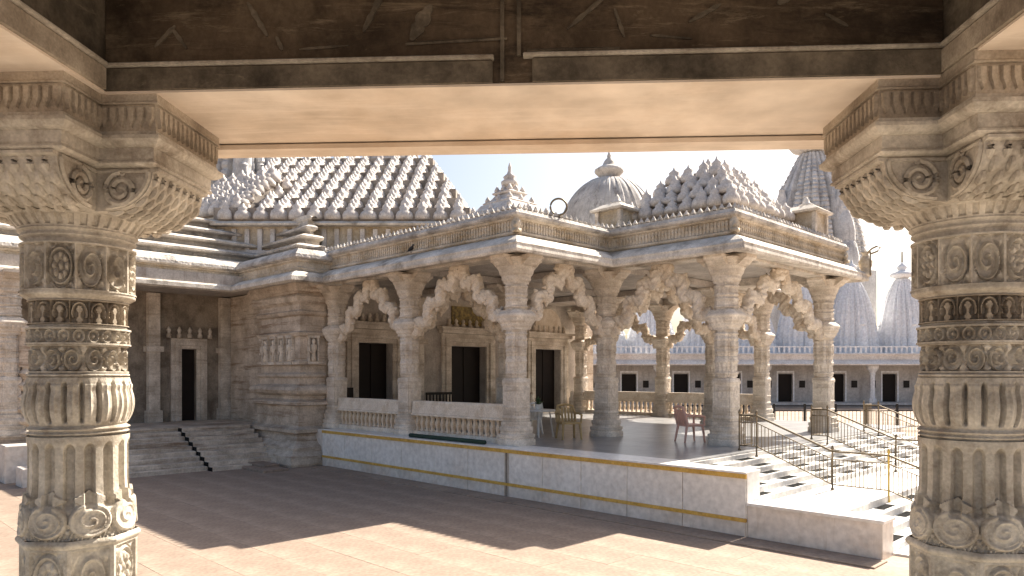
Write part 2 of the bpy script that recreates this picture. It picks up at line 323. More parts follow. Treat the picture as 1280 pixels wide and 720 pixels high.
# ================================================================== NEAR COLUMNS (porch frame)
PR = radians(-2.9); PO = (0.014, 3.13)
def PL(x, y, z=0): return (PO[0] + x*cos(PR) - y*sin(PR), PO[1] + x*sin(PR) + y*cos(PR), z)
def near_column_parts():
    parts = []
    nth = 320
    # octagonal carved pedestal
    def r_base(th, z):
        a = 0.236 + 0.0*z
        u, v, c = cells(th + pi/8, z, 0.80, 1.045, 8)
        fr = np.maximum(sm(np.abs(u), 0.80, 0.86), sm(np.abs(v), 0.86, 0.93))
        h = np.where(c % 2 == 0, rosette(u/0.8, v/0.85), scroll(u/0.8, v/0.85))
        hh = np.where(fr > 0.5, 1.0, h*0.9)
        return octr(th, a) + 0.020*(hh-1)
    parts.append(('pedestal', lathe_grid(0.80, 1.045, 70, nth, r_base), 'near'))
    def r_low(th, z): return octr(th, 0.245 + 0.012*np.sin(z*26))
    parts.append(('plinth_block', lathe_grid(0.50, 0.80, 16, 64, r_low), 'near'))
    # moulding over the pedestal
    def r_m(th, z): return octr(th, 0.240 + 0.012*np.cos((z-1.0625)/0.0175*pi/2))
    parts.append(('pedestal_ring', lathe_grid(1.045, 1.08, 8, 96, r_m), 'near'))
    # fluted shaft with medallions at its foot
    def r_fl(th, z):
        base = 0.232 - 0.018*sm(z, 1.08, 1.35) + 0.0
        base = base + 0.006*sm(z, 1.46, 1.50)
        u, v, c = cells(th, z, 1.08, 1.5, 16, 0.5)
        top = 1.485 - 0.03*(np.abs(u)*1.6)**2
        flute = (1-sm(np.abs(u), 0.36, 0.60))*sm(z, 1.20, 1.23)*(1-sm(z, top-0.012, top+0.004))
        r = base - 0.034*flute
        # medallions: 8 around
        um, vm, cm = cells(th, z, 1.085, 1.235, 8, 0.5)
        R = np.hypot(um*0.98, vm)
        inside = 1-sm(R, 0.93, 1.0)
        motif = scroll(um/0.72, vm/0.72, 1.7)*0.8 + 0.2*rosette(um/0.72, vm/0.72)
        med = inside*(0.014 + 0.010*np.exp(-((R-0.84)/0.09)**2) + 0.010*motif*(R < 0.74))
        # pointed crown over each medallion
        crown = (np.abs(um) + np.abs((z-1.245)/0.045) < 0.9)*0.014
        fill = (z < 1.15)*(1-inside)*0.010*(leafy(um*2, vm))
        return r*1 + np.maximum.reduce([med, crown, fill])
    parts.append(('fluted_shaft', lathe_grid(1.08, 1.512, 150, nth, r_fl), 'near'))
    def r_tor(th, z):
        t = (z-1.512)/0.046
        r = 0.205 + 0.0*t
        r = r + 0.014*np.exp(-((t-0.28)/0.14)**2) + 0.018*np.exp(-((t-0.70)/0.14)**2)
        return r
    parts.append(('torus_ring', lathe_grid(1.512, 1.558, 22, 120, r_tor), 'near'))
    # lotus band
    def r_lot(th, z):
        t = (z-1.558)/(1.765-1.558)
        prof = 0.205 + 0.030*np.sin(pi*np.clip(t*1.15, 0, 1))**0.7 + 0.014*sm(t, 0.72, 0.96)
        u, v, c = cells(th, z, 1.56, 1.765, 20)
        au = np.abs(u)
        pet = 1-sm(au, 0.55, 0.98)
        ridge = np.exp(-(u/0.16)**2)
        gap = -0.036*sm(au, 0.62, 0.95)*(1-sm(t, 0.80, 0.92))*sm(t, 0.03, 0.15)
        lip = 0.010*(1-sm(au, 0.7, 1.0))*np.exp(-((t-0.84)/0.09)**2)
        return prof + gap + 0.008*ridge*np.sin(pi*t) + lip
    parts.append(('lotus_band', lathe_grid(1.558, 1.765, 80, nth, r_lot), 'near'))
    def ringf(r, a, z0, z1, k=1.0):
        return lambda th, z: r + a*np.sin(pi*(z-z0)/(z1-z0))**k
    parts.append(('thin_ring', lathe_grid(1.765, 1.785, 8, 120, ringf(0.208, 0.012, 1.765, 1.785)), 'near'))
    # carved band with medallion scrolls
    def band(z0, z1, r0, n, amp, kind, edge=0.08):
        def f(th, z):
            u, v, c = cells(th, z, z0, z1, n)
            e = sm(np.abs(v), 1-edge*1.6, 1-edge)
            if kind == 'scroll':
                h = np.where(c % 2 == 0, scroll(u/0.92, v/0.92), scroll(-u/0.92, v/0.92, 1.9))
            elif kind == 'rosette': h = rosette(u/0.95, v/0.95)
            elif kind == 'leaf': h = leafy(u, v)
            elif kind == 'chain':
                h = np.maximum(np.exp(-((np.hypot(u, v*1.0)-0.7)/0.16)**2), np.exp(-(np.hypot(u, v)/0.28)**2))
            elif kind == 'arch':
                R = np.hypot(u, (v+0.1)*0.9); h = np.maximum(np.exp(-((R-0.78)/0.12)**2)*(v > -0.5), (np.abs(u) < 0.22+0.12*np.sin(v*7))*(v < 0.5)*0.9)
                h = np.maximum(h, sm(np.abs(u), 0.9, 0.96))
            if kind == 'panel':
                h = np.where(c % 3 == 0, rosette(u/0.85, v/0.85), scroll(u/0.85, v/0.85)); h = np.maximum(h, sm(np.abs(u), 0.86, 0.92))
            h = np.where(e > 0.5, 1.0, np.clip(h, 0, 1))
            return r0 + 1.5*amp*(h-1) + 0.004*(e > 0.5)
        return f
    parts.append(('carved_band', lathe_grid(1.785, 1.905, 64, nth, band(1.785, 1.905, 0.212, 14, 0.020, 'scroll')), 'near'))
    parts.append(('chain_band', lathe_grid(1.905, 1.978, 40, nth, band(1.905, 1.978, 0.222, 22, 0.016, 'chain', 0.16)), 'near'))
    parts.append(('thin_ring', lathe_grid(1.978, 1.992, 6, 120, ringf(0.205, 0.004, 1.978, 1.992)), 'near'))
    parts.append(('arcaded_band', lathe_grid(1.992, 2.095, 56, nth, band(1.992, 2.095, 0.213, 16, 0.022, 'arch')), 'nearbrown'))
    def ledge(th, z):
        t = (z-2.095)/0.035; return octr(th, 0.208 + 0.034*sm(t, 0, 0.7), 0)*(1-0.5*0) 
    parts.append(('ledge', lathe_grid(2.095, 2.130, 10, 96, lambda th, z: 0.212 + 0.034*sm((z-2.095)/0.035, 0, 0.7)), 'near'))
    parts.append(('panel_band', lathe_grid(2.130, 2.335, 100, nth, band(2.130, 2.335, 0.246, 12, 0.020, 'panel', 0.05)), 'near'))
    def r_neck(th, z):
        t = (z-2.335)/(2.475-2.335)
        r = 0.228 + 0.058*sm(t, 0.12, 0.9)
        r = r + 0.018*np.exp(-((t-0.22)/0.07)**2) + 0.010*np.exp(-((t-0.40)/0.03)**2) + 0.010*np.exp(-((t-0.84)/0.03)**2)
        u, v, c = cells(th, z, 2.335, 2.475, 34)
        notch = (t > 0.50)*(t < 0.80)*(np.abs(u) > 0.55)*0.012
        return r - notch + 0.022*np.exp(-((t-0.95)/0.05)**2)
    parts.append(('capital_ring', lathe_grid(2.335, 2.475, 50, 320, r_neck), 'near'))
    return parts
def spiral_pts(cx, cz, R, turns=1.9, n=40, hand=1, a0=0.0):
    pts = []
    for i in range(n+1):
        t = i/n; r = R*(1-t*0.9); a = a0 + hand*t*turns*2*pi; pts.append((cx + r*cos(a), cz + r*sin(a)))
    return pts
col_a = thing('carved_column', 'ornately carved tan stone porch column in the left foreground with medallions and fluting', 'column', PL(-1.945, 0, 0.022), PR)
for nm, V, mt in near_column_parts():
    rad = np.hypot(V[..., 0], V[..., 1]); kk = np.where(V[..., 2] > 2.36, 0.905 + 0.03*np.clip((V[..., 2]-2.36)/0.08, 0, 1), 0.905)
    V[..., 0] *= kk; V[..., 1] *= kk
    MB().grid(V).build(nm, mt, col_a, smooth=2)
def near_bracket():
    """bracket capital: four arms, stacked moulded layers above; local origin on the column axis"""
    hw, hl = 0.28, 0.53
    prof = [(0.0, 2.455)]
    arms = []
    def cross(mb, l, w_, z0, z1, c=0.006):
        # plus-shaped slab
        pts = [(-w_,-l),(w_,-l),(w_,-w_),(l,-w_),(l,w_),(w_,w_),(w_,l),(-w_,l),(-w_,w_),(-l,w_),(-l,-w_),(-w_,-w_)]
        return mb.prism(pts[::-1], 'z', z0, z1)
    out = []
    def crosssweep(mb, pr):
        w_, l = 0.2, 0.43      # core plus plan, profile offsets outwards
        pts = [(-w_,-l),(w_,-l),(w_,-w_),(l,-w_),(l,w_),(w_,w_),(w_,l),(-w_,l),(-w_,w_),(-l,w_),(-l,-w_),(-w_,-w_)]
        mb.sweep(pts, pr, closed=True); return mb
    # abacus layers as swept rings over a solid plus
    out.append(('abacus', crosssweep(MB(), [(-0.15,2.872),(0.083,2.872),(0.083,2.878),(0.078,2.884),(0.078,2.9195),(-0.15,2.9195)]), 'nearbrown'))
    fr = crosssweep(MB(), [(-0.15,2.765),(0.068,2.765),(0.068,2.872),(-0.15,2.872)])
    out.append(('frieze_ground', fr, 'nearbrown'))
    # frieze pendants
    fp = MB(); w_, l = 0.268, 0.498
    def row(x0, y0, x1, y1, nx, ny):
        L_ = math.hypot(x1-x0, y1-y0); n = max(3, int(L_/0.036)); ux, uy = (x1-x0)/L_, (y1-y0)/L_
        for i in range(n):
            t = (i+0.5)*L_/n; cx, cy = x0+ux*t, y0+uy*t; h = L_/n*0.36
            # pendant: hexagon-ish outline, raised
            pr = [(-h,2.862),(h,2.862),(h,2.815),(0.35*h,2.795),(0,2.778),(-0.35*h,2.795),(-h,2.815)]
            vs = []; 
            for dd, k in ((0.0, 1.0), (0.014, 0.72)):
                for a, zz in pr: vs.append((cx + ux*a*k + nx*dd, cy + uy*a*k + ny*dd, 2.82+(zz-2.82)*(k*0.3+0.7)))
            fs = [tuple(range(7, 14))] + [(k, (k+1) % 7, (k+1) % 7+7, k+7) for k in range(7)]
            fp.add(vs, fs)
            zz = 2.770
    P_ = [(-w_,-l),(w_,-l),(w_,-w_),(l,-w_),(l,w_),(w_,w_),(w_,l),(-w_,l),(-w_,w_),(-l,w_),(-l,-w_),(-w_,-w_)]
    for i in range(12):
        a, b2 = P_[i], P_[(i+1) % 12]; L_ = math.hypot(b2[0]-a[0], b2[1]-a[1]); nx, ny = (b2[1]-a[1])/L_, -(b2[0]-a[0])/L_
        row(a[0], a[1], b2[0], b2[1], nx, ny)
    o_fr = ('frieze_pendants', fp, 'nearbrown')
    out.append(o_fr)
    out.append(('light_ledge', crosssweep(MB(), [(-0.15,2.705),(0.058,2.705),(0.075,2.712),(0.092,2.730),(0.092,2.745),(0.072,2.752),(0.072,2.765),(-0.15,2.765)]), 'near'))
    out.append(('recessed_course', crosssweep(MB(), [(-0.15,2.655),(0.046,2.655),(0.050,2.662),(0.050,2.705),(-0.15,2.705)]), 'near'))
    out.append(('lower_course', crosssweep(MB(), [(-0.15,2.630),(0.020,2.630),(0.045,2.634),(0.056,2.642),(0.054,2.650),(0.046,2.655),(-0.15,2.655)]), 'near'))
    # corbel arms
    for k in range(4):
        a = k*pi/2
        mb = MB(); n = 14; pts = []
        x_in, x_out, zt, zb = 0.0, 0.48, 2.630, 2.452
        pts.append((x_in, zt)); pts.append((x_out, zt)); pts.append((x_out, zt-0.012)); pts.append((x_out-0.025, zt-0.018))
        for i in range(n+1):
            t = i/n; an = t*pi/2
            pts.append((0.455 - (1-cos(an))*0.19, zt-0.018 - sin(an)*0.155))
        pts.append((0.20, zb)); pts.append((x_in, zb))
        mb.prism(pts[::-1], 'y', -0.215, 0.215)
        arm = mb
        sc = MB()
        for sgn in (-1, 1):
            yy = sgn*0.219
            sp = spiral_pts(0.325, 2.540, 0.074, 2.1, 44, 1, pi/2)
            sc.tube([(p[0], yy, p[1]) for p in sp], [0.0135]*34 + [0.011]*11, 6)
            fr_ = [(0.225+0.0, yy, 2.617), (0.442, yy, 2.617)]
            sc.tube(fr_, 0.009, 5)
            cr = [(0.440 - (1-cos(t*pi/2/10))*0.18, yy, 2.613 - sin(t*pi/2/10)*0.145) for t in range(11)]
            sc.tube(cr, 0.010, 5)
            for q in range(5):
                an = 0.5+q*0.42; sc.tube([(0.335+0.072*cos(an+1.2), yy, 2.545+0.072*sin(an+1.2)*0.8), (0.335+0.095*cos(an+1.0), yy, 2.545+0.09*sin(an+1.0)*0.7)], [0.012, 0.004], 5)
        # carved leaves in rows across the curved underside
        for q in range(-3, 4):
            y0 = q*0.060
            for w_i in range(5):
                t0, t1 = w_i/5+0.01, (w_i+1)/5+0.02; pth = []; rr = []
                for e in range(5):
                    t = t0+(t1-t0)*e/4; an = t*pi/2; out_ = 0.006*sin(e/4*pi)
                    pth.append((0.452 - (1-cos(an))*0.19 + out_*cos(an), y0 + (0.012 if w_i % 2 else -0.012), zt-0.018 - sin(an)*0.155 - out_*sin(an)))
                    rr.append(0.005+0.011*sin(pi*(e+0.5)/5))
                pth = pth; sc.tube(pth, rr, 6)
        # end face rosettes
        for q in (-0.13, 0.0, 0.13):
            sp = spiral_pts(q, 2.655+0.018, 0.022, 1.4, 14)
        ca, sa = cos(a), sin(a)
        for mbx, nm, mt in ((arm, 'bracket_arm', 'near'), (sc, 'scroll_carving', 'near')):
            mbx.v = [(x*ca - y*sa, x*sa + y*ca, z) for x, y, z in mbx.v]
        out.append(('bracket_arm', arm, 'near', sc))
    return out
for it in near_bracket():
    o = it[1].build(it[0], it[2], col_a)
    if it[0] == 'frieze_pendants': o['kind'] = 'stuff'
    if len(it) > 3: it[3].build('scroll_carving', it[2], o, smooth=2)
col_b = copy_tree(col_a); col_b.location = tuple(q*K for q in PL(1.915, 0, 0.022)); col_b.rotation_euler = (0, 0, PR + pi)
col_b['label'] = 'ornately carved tan stone porch column at the right edge of the frame in the foreground'

# ---- beams of the porch we look out from
bt = thing('stone_beam', 'massive dark stained stone lintel beam spanning across the top between the two near columns', 'beam', PL(0, 0, 0.022), PR)
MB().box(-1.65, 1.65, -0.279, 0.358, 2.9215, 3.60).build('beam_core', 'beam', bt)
sf = MB()
for x0, x1 in ((-1.46, 0.055), (0.058, 1.46)): sf.bbox(x0, x1, -0.286, 0.352, 2.9195-0.008, 2.9195+0.03, 0.004)
MB().box(-1.648, 1.648, -0.287, 0.3575, 2.912, 2.9213).build('soffit_slab', 'soffit', bt)
lb = MB(); lb.bbox(-1.648, -0.075, -0.300, -0.279, 2.9225, 3.012, 0.006); lb.build('lower_band', 'beam2', bt)
lb = MB(); lb.bbox(0.080, 1.648, -0.300, -0.279, 2.9225, 3.018, 0.006); lb.build('lower_band', 'beam2', bt)
fl = MB(); fl.bbox(-1.648, -0.070, -0.318, -0.279, 3.013, 3.026, 0.004); fl.build('fillet', 'near', bt)
fl = MB(); fl.bbox(0.045, 1.648, -0.318, -0.279, 3.019, 3.031, 0.004); fl.build('fillet', 'near', bt)
jb = MB(); jb.box(-0.045, -0.030, -0.295, -0.279, 2.93, 3.30); jb.box(0.020, 0.036, -0.295, -0.279, 3.03, 3.30); jb.build('joint_post', 'beam2', bt)
rb = MB(); rb.tube([(-0.42, -0.288, 3.085), (-0.02, -0.288, 3.098)], 0.007, 5); rb.tube([(0.06, -0.288, 3.045), (0.2, -0.288, 3.05), (0.42, -0.288, 3.048)], 0.006, 5)
rb.build('incised_line', 'beam2', bt)
rf_ = MB(); rnd = random.Random(9)
def frag(x, z, L_, w_, a, dpt=0.008):
    n = 9; up = []; dn = []
    for i in range(n+1):
        t = i/n-0.5; ww = w_*(0.6+0.5*rnd.random())*(1-(2*t)**4*0.7); cx_, cz_ = x+cos(a)*L_*t, z+sin(a)*L_*t
        up.append((cx_-sin(a)*ww, cz_+cos(a)*ww)); dn.append((cx_+sin(a)*ww, cz_-cos(a)*ww))
    rf_.prism(up+dn[::-1], 'y', -0.279-dpt, -0.2791)
for a_ in ((-1.02,3.20,0.16,0.012,2.1),(-0.93,3.10,0.06,0.010,2.0),(-0.55,3.22,0.18,0.014,1.1),(-0.36,3.17,0.16,0.030,1.05),(-1.40,3.14,0.12,0.009,0.8),(-1.34,3.13,0.10,0.009,2.2),
           (0.30,3.20,0.22,0.010,0.7),(0.42,3.15,0.12,0.008,1.9),(0.75,3.18,0.14,0.010,0.5),(1.05,3.22,0.05,0.014,0.3),(1.25,3.14,0.10,0.008,2.6),(-0.75,3.08,0.20,0.006,0.05),(0.62,3.09,0.16,0.006,-0.1)): frag(*a_)
rf_.build('broken_relief', 'beam2', bt)
lp = MB(); lp.bbox(-1.62, 1.62, 0.361, 0.50, 2.884, 2.909, 0.004); lp.box(-1.62, 1.62, 0.361, 0.50, 2.915, 3.15)
lp.build('outer_lip', 'soffit', bt)
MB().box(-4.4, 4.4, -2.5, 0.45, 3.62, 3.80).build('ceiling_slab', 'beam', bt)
def side_beam(x, label):
    t = thing('side_beam', label, 'beam', PL(x, 0, 0.022), PR, 'side beams running back from the near columns')
    MB().box(-0.276, 0.276, -2.4, 0.358, 2.9235, 3.60).build('beam_core', 'beam2', t)
    MB().box(-0.284, 0.284, -2.4, 0.355, 2.914, 2.9233).build('soffit_slab', 'soffit', t)
    for sg in (-1, 1):
        MB().bbox(min(sg*0.278, sg*0.30), max(sg*0.278, sg*0.30), -2.4, -0.30, 2.9245, 3.012, 0.005).build('lower_band', 'nearbrown', t)
        MB().bbox(min(sg*0.278, sg*0.318), max(sg*0.278, sg*0.318), -2.4, -0.32, 3.0135, 3.026, 0.004).build('fillet', 'near', t)
side_beam(-1.93, 'stone side beam running back overhead from the left near column')
side_beam(1.93, 'stone side beam running back overhead from the right near column')
for sg, lab in ((-1, 'dark stone lintel continuing past the left near column to the frame edge'), (1, 'dark stone lintel continuing past the right near column to the frame edge')):
    t = thing('outer_beam', lab, 'beam', PL(sg*3.2, 0, 0.022), PR)
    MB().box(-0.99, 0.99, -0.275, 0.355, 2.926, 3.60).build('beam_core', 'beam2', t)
    MB().box(-0.99, 0.99, -0.285, 0.352, 2.916, 2.9255).build('soffit_slab', 'soffit', t)
fp_ = thing('porch_platform', 'stone platform under the near porch columns', 'platform', PL(0, 0), PR)
MB().box(-4.4, 4.4, -3.4, 0.33, 0, 0.50).build('platform_block', 'near', fp_)

# ================================================================== PAVILION
pav = Tthing('pavilion', 'open carved stone pavilion with scalloped arches on a white marble plinth right of centre', 'pavilion')
PATH = [(-9.25,0.45),(-4.0,0.45),(-4.0,2.7),(-1.7,2.7),(-1.7,6.4),(-4.0,6.4),(-4.0,8.6),(-9.7,8.6)]
FZ = 0.72
# plinth: core, floor, panels
cheek = 0.32
pl = MB(); pl.box(-8.95, -1.15, 0.03, 9.1, 0, 0.700); pl.box(-9.7, -8.95, 0.06, 9.1, 0, 0.70); pl.box(-1.151, -0.02, 0.03, cheek-0.005, 0, 0.70)
pl.build('plinth_core', 'marble2', pav)
MB().box(-9.7, -1.0, 0.5, 9.12, 0.701, FZ).build('floor', 'floor', pav)
cp = MB(); cp.bbox(-8.95, 0.012, -0.018, 0.499, 0.701, FZ, 0.003); 
cp.v = []; cp.f = []
cp.bbox(-8.95, -0.995, -0.018, 0.498, 0.701, FZ+0.001, 0.003); cp.bbox(-0.9945, 0.014, -0.018, cheek+0.01, 0.701, FZ+0.001, 0.003)
cp.build('plinth_coping', 'marble', pav)
MB().bbox(-8.95, 0.008, -0.012, 0.02, 0.648, 0.6995, 0.004).build('ochre_band', 'ochre', pav)
MB().bbox(-8.95, 0.008, -0.012, 0.02, 0.166, 0.206, 0.004).build('ochre_band', 'ochre', pav)
xs = [-8.95, -8.15, -7.25, -6.35, -5.45, -4.62, -3.80, -3.72, -3.05, -2.35, -1.6, -0.8, 0.0]
for i in range(len(xs)-1):
    if xs[i+1]-xs[i] < 0.1: continue
    MB().bbox(xs[i]+0.004, xs[i+1]-0.004, 0.004+0.002*(i % 2), 0.029, 0.207, 0.647, 0.003).build('marble_panel', 'marble', pav)
    MB().bbox(xs[i]+0.004, xs[i+1]-0.004, 0.0, 0.029, 0.0, 0.165, 0.003).build('base_panel', 'marble2', pav)
MB().tube([(-3.76, 0.0, 0.0), (-3.76, 0.0, 0.70)], 0.010, 8).build('drain_pipe', 'roofdark', pav)
MB().bbox(-0.019, 0.010, 0.02, cheek, 0.0, 0.70, 0.003).build('end_panel', 'marble', pav)
# low apron strip on the ground in front
ap = MB(); ap.bbox(-8.75, 1.46, -0.36, -0.003, -0.02, 0.012, 0.004); ap.build('apron_kerb', 'pave', pav)

# -------- columns
def pcol_mesh():
    parts = []
    nth = 64
    def sq(th, a, p=6.0):
        c = np.abs(np.cos(th)); s_ = np.abs(np.sin(th)); return a/((c**p + s_**p)**(1/p))
    def base(th, z):
        t = z
        r = np.where(t < 0.09, sq(th, 0.255), np.where(t < 0.12, sq(th, 0.235), np.where(t < 0.17, sq(th, 0.248), np.where(t < 0.22, sq(th, 0.215), np.where(t < 0.28, sq(th, 0.225), sq(th, 0.20))))))
        return r
    parts.append(('base', lathe_grid(0, 0.36, 40, nth, base)))
    def shaft(th, z):
        o = octr(th, 0.170)
        r = np.where(z < 1.02, sq(th, 0.172, 9), o)
        # recessed panels and notched corners on the square part
        u = ((th+pi/4) % (pi/2))/(pi/2)*2-1
        r = r - 0.014*(np.abs(np.abs(u)-0.82) < 0.07)*(z < 1.72)
        # bands
        for c0, wd, am in ((0.42,0.02,0.014),(0.58,0.012,0.010),(0.96,0.03,0.016),(1.03,0.012,-0.016),(1.10,0.02,0.012),(1.28,0.03,0.014),(1.36,0.012,-0.014),(1.43,0.02,0.010),(1.62,0.02,0.014),(1.70,0.014,0.016)):
            r = r + am*np.exp(-((z-c0)/wd)**4)
        uu, vv, cc = cells(th, z, 1.10, 1.28, 16)
        r = r + np.where((z > 1.12) & (z < 1.26), 0.010*np.cos(uu*pi), 0)
        uu, vv, cc = cells(th, z, 1.46, 1.60, 8)
        r = r + np.where((z > 1.46) & (z < 1.60), 0.014*(np.hypot(uu, vv) < 0.75), 0)
        uu, vv, cc = cells(th, z, 0.66, 0.90, 4, 0.5)
        r = r + np.where((z > 0.66) & (z < 0.90), 0.012*(np.abs(np.hypot(uu*1.8, vv)-0.6) < 0.22), 0)
        return r
    parts.append(('shaft', lathe_grid(0.36, 1.76, 150, nth, shaft)))
    def mid(th, z):
        t = (z-1.76)/0.30
        r = sq(th, 0.185 + 0.075*sm(t, 0.05, 0.55), 5) + 0.0
        r = r + 0.012*np.exp(-((t-0.2)/0.05)**2) + 0.016*np.exp(-((t-0.72)/0.08)**2)
        r = r - sq(th, 0.055, 5)*sm(t, 0.80, 1.0)
        uu, vv, cc = cells(th, z, 1.76, 2.06, 20)
        return r - 0.012*(np.abs(uu) > 0.6)*(t > 0.3)*(t < 0.62)
    parts.append(('lower_capital', lathe_grid(1.76, 2.06, 44, nth, mid)))
    def up(th, z):
        t = (z-2.06)/0.40
        r = octr(th, 0.178)
        for c0, am in ((0.12, 0.016), (0.42, 0.012), (0.5, -0.012), (0.58, 0.012), (0.9, 0.018)): r = r + am*np.exp(-((t-c0)/0.045)**4)
        uu, vv, cc = cells(th, z, 2.06, 2.46, 16)
        r = r + 0.008*np.cos(uu*pi)*((t > 0.62) & (t < 0.86))
        return r
    parts.append(('upper_shaft', lathe_grid(2.06, 2.46, 50, nth, up)))
    def cap(th, z):
        t = (z-2.46)/0.38
        st = np.floor(np.clip(t*4.2, 0, 4))/4
        r = sq(th, 0.175 + 0.15*st**1.2 + 0.028*sm((t*4.2) % 1.0, 0.2, 0.9), 5)
        uu, vv, cc = cells(th, z, 2.46, 2.84, 24)
        return r - 0.008*(np.abs(uu) > 0.6)*(((t*4.2) % 1.0) < 0.55)
    parts.append(('capital', lathe_grid(2.46, 2.84, 60, nth, cap)))
    # cross bracket on top
    return parts
pc = ob('column', None, pav, (-4.0, 0.45, FZ))
for nm, V in pcol_mesh():
    V[..., :2] *= 0.92
    MB().grid(V).build(nm, 'templecol', pc, smooth=2)
bk = MB()
for a in (0, 1):
    pr = [(-0.42, 2.88), (0.42, 2.88), (0.42, 2.83), (0.36, 2.80), (0.30, 2.74), (0.24, 2.72), (0.2, 2.66), (-0.2, 2.66), (-0.24, 2.72), (-0.30, 2.74), (-0.36, 2.80), (-0.42, 2.83)]
    bk.prism(pr if a else pr[::-1], 'y' if a == 0 else 'x', -0.15-0.002*a, 0.15+0.002*a)
bk.build('bracket', 'templecol', pc)
COLS = [(-6.7,0.45),(-9.15,0.45),(-4.0,2.7),(-1.7,2.7),(-1.7,6.4),(-4.0,6.4),(-4.0,8.6),(-6.7,8.6),(-6.7,2.9),(-6.7,6.2),(-9.45,8.6)]
for x, y in COLS:
    c = copy_tree(pc, pav); c.location = (x*K, y*K, FZ*K)
# -------- beams, ceiling
bm = MB(); bm.sweep(PATH, [(-0.15,3.602),(0.15,3.602),(0.15,3.66),(0.17,3.672),(0.17,3.74),(-0.15,3.74)]); bm.build('edge_beam', 'eave', pav)
ib = MB()
for (a, b2) in (((-4.0,2.7),(-4.0,6.4)), ((-6.7,0.45),(-6.7,8.6))): ib.box(a[0]-0.12, a[0]+0.12, a[1]+0.16, b2[1]-0.16, 3.61, 3.73)
for (a, b2) in (((-9.7,2.9),(-6.83,2.9)), ((-6.57,2.75),(-4.13,2.75)), ((-9.7,6.3),(-6.83,6.3)), ((-6.57,6.35),(-4.13,6.35))): ib.box(a[0], b2[0], a[1]-0.12, a[1]+0.12, 3.61, 3.73)
ib.build('inner_beam', 'innerwall', pav)
ce = MB(); ce.box(-9.75, -4.0, 0.45, 8.6, 3.742, 3.95); ce.box(-3.999, -1.7, 2.7, 6.4, 3.742, 3.95); ce.build('ceiling', 'innerwall', pav)
rs = MB(); rs.box(-9.75, -3.8, 0.25, 8.8, 3.952, 4.06); rs.box(-3.799, -1.5, 2.5, 6.6, 3.952, 4.06); rs.build('roof_deck', 'roofdark', pav)
# -------- eave
EP = [(-9.25,0.45)] + PATH[1:]
ev = MB(); ev.sweep(EP, [(0.172,3.64),(0.52,3.58),(0.545,3.565),(0.60,3.565),(0.615,3.60),(0.60,3.66),(0.605,3.69),(0.55,3.74),(0.45,3.80),(0.33,3.86),(0.25,3.88),(0.172,3.88)])
ev.build('eave', 'eave', pav)
fz = MB(); fz.sweep(EP, [(-0.1,3.882),(0.262,3.882),(0.29,3.90),(0.29,3.93),(0.262,3.945),(0.250,3.945),(0.250,4.10),(0.285,4.115),(0.30,4.14),(-0.1,4.14)])
fz.build('frieze_wall', 'frieze', pav)
cpn = MB(); cpn.sweep(EP, [(-0.1,4.142),(0.31,4.142),(0.345,4.165),(0.35,4.20),(0.32,4.215),(0.30,4.26),(0.20,4.285),(-0.1,4.285)])
cpn.build('parapet_coping', 'coping', pav)
def along(path, off, step):
    """yield (x,y,tx,ty,nx,ny) points along the offset path"""
    n = len(path)
    for i in range(n-1):
        ax, ay = path[i]; bx, by = path[i+1]; L_ = math.hypot(bx-ax, by-ay); tx, ty = (bx-ax)/L_, (by-ay)/L_; nx, ny = ty, -tx
        def turn(j):
            if j <= 0 or j >= n-1: return 0
            p, q, r = path[j-1], path[j], path[j+1]
            cr = (q[0]-p[0])*(r[1]-q[1])-(q[1]-p[1])*(r[0]-q[0]); return 1 if cr > 0 else -1
        s0 = -off*turn(i); s1 = L_ + off*turn(i+1)
        m = max(1, int((s1-s0)/step))
        for k in range(m):
            q = s0 + (k+0.5)*(s1-s0)/m; yield (ax+tx*q+nx*off, ay+ty*q+ny*off, tx, ty, nx, ny, k)
fb = MB(); rnd = random.Random(5)
for x, y, tx, ty, nx, ny, k in along(EP, 0.25, 0.062):
    w_ = 0.019; dd = 0.020
    hh = 4.10 if True else 4.06
    vs = []
    for zz, ww, d3 in ((3.947, w_, dd), (3.985, w_*0.55, dd*0.6), (4.03, w_*1.05, dd*1.3), (4.075, w_*0.55, dd*0.7), (4.099, w_, dd)):
        vs += [(x-tx*ww, y-ty*ww, zz), (x-tx*ww+nx*d3, y-ty*ww+ny*d3, zz), (x+tx*ww+nx*d3, y+ty*ww+ny*d3, zz), (x+tx*ww, y+ty*ww, zz)]
    fs = []
    for l in range(4):
        for e in range(3): a = l*4+e; fs.append((a, a+4, a+5, a+1))
    fb.add(vs, fs)
fb.build('frieze_balusters', 'frieze', pav, kind='stuff')
cb = MB()
for x, y, tx, ty, nx, ny, k in along(EP, 0.24, 0.115):
    cb.lathe(x, y, [(0.040, 4.284), (0.046, 4.30), (0.030, 4.325), (0.008, 4.36 + 0.01*rnd.random())], 5, rnd.random()*3)
cb.build('cresting', 'coping', pav, kind='stuff')
def corner_figure(x, y, parent):
    m = MB(); m.lathe(x, y, [(0.05,3.90),(0.075,3.93),(0.055,3.97),(0.07,4.03),(0.062,4.09),(0.035,4.12),(0.05,4.16),(0.05,4.20),(0.028,4.235),(0.01,4.27)], 8)
    m.box(x-0.02, x+0.085, y-0.02-0.065, y+0.02, 3.90, 3.955); m.lathe(x+0.03, y-0.05, [(0.02,3.95),(0.035,4.0),(0.02,4.06)], 6)
    return m.build('corner_figure', 'frieze', parent, smooth=True)
for x, y in ((-3.72, 0.17), (-1.42, 2.42), (-1.42, 6.68)): corner_figure(x, y, pav)
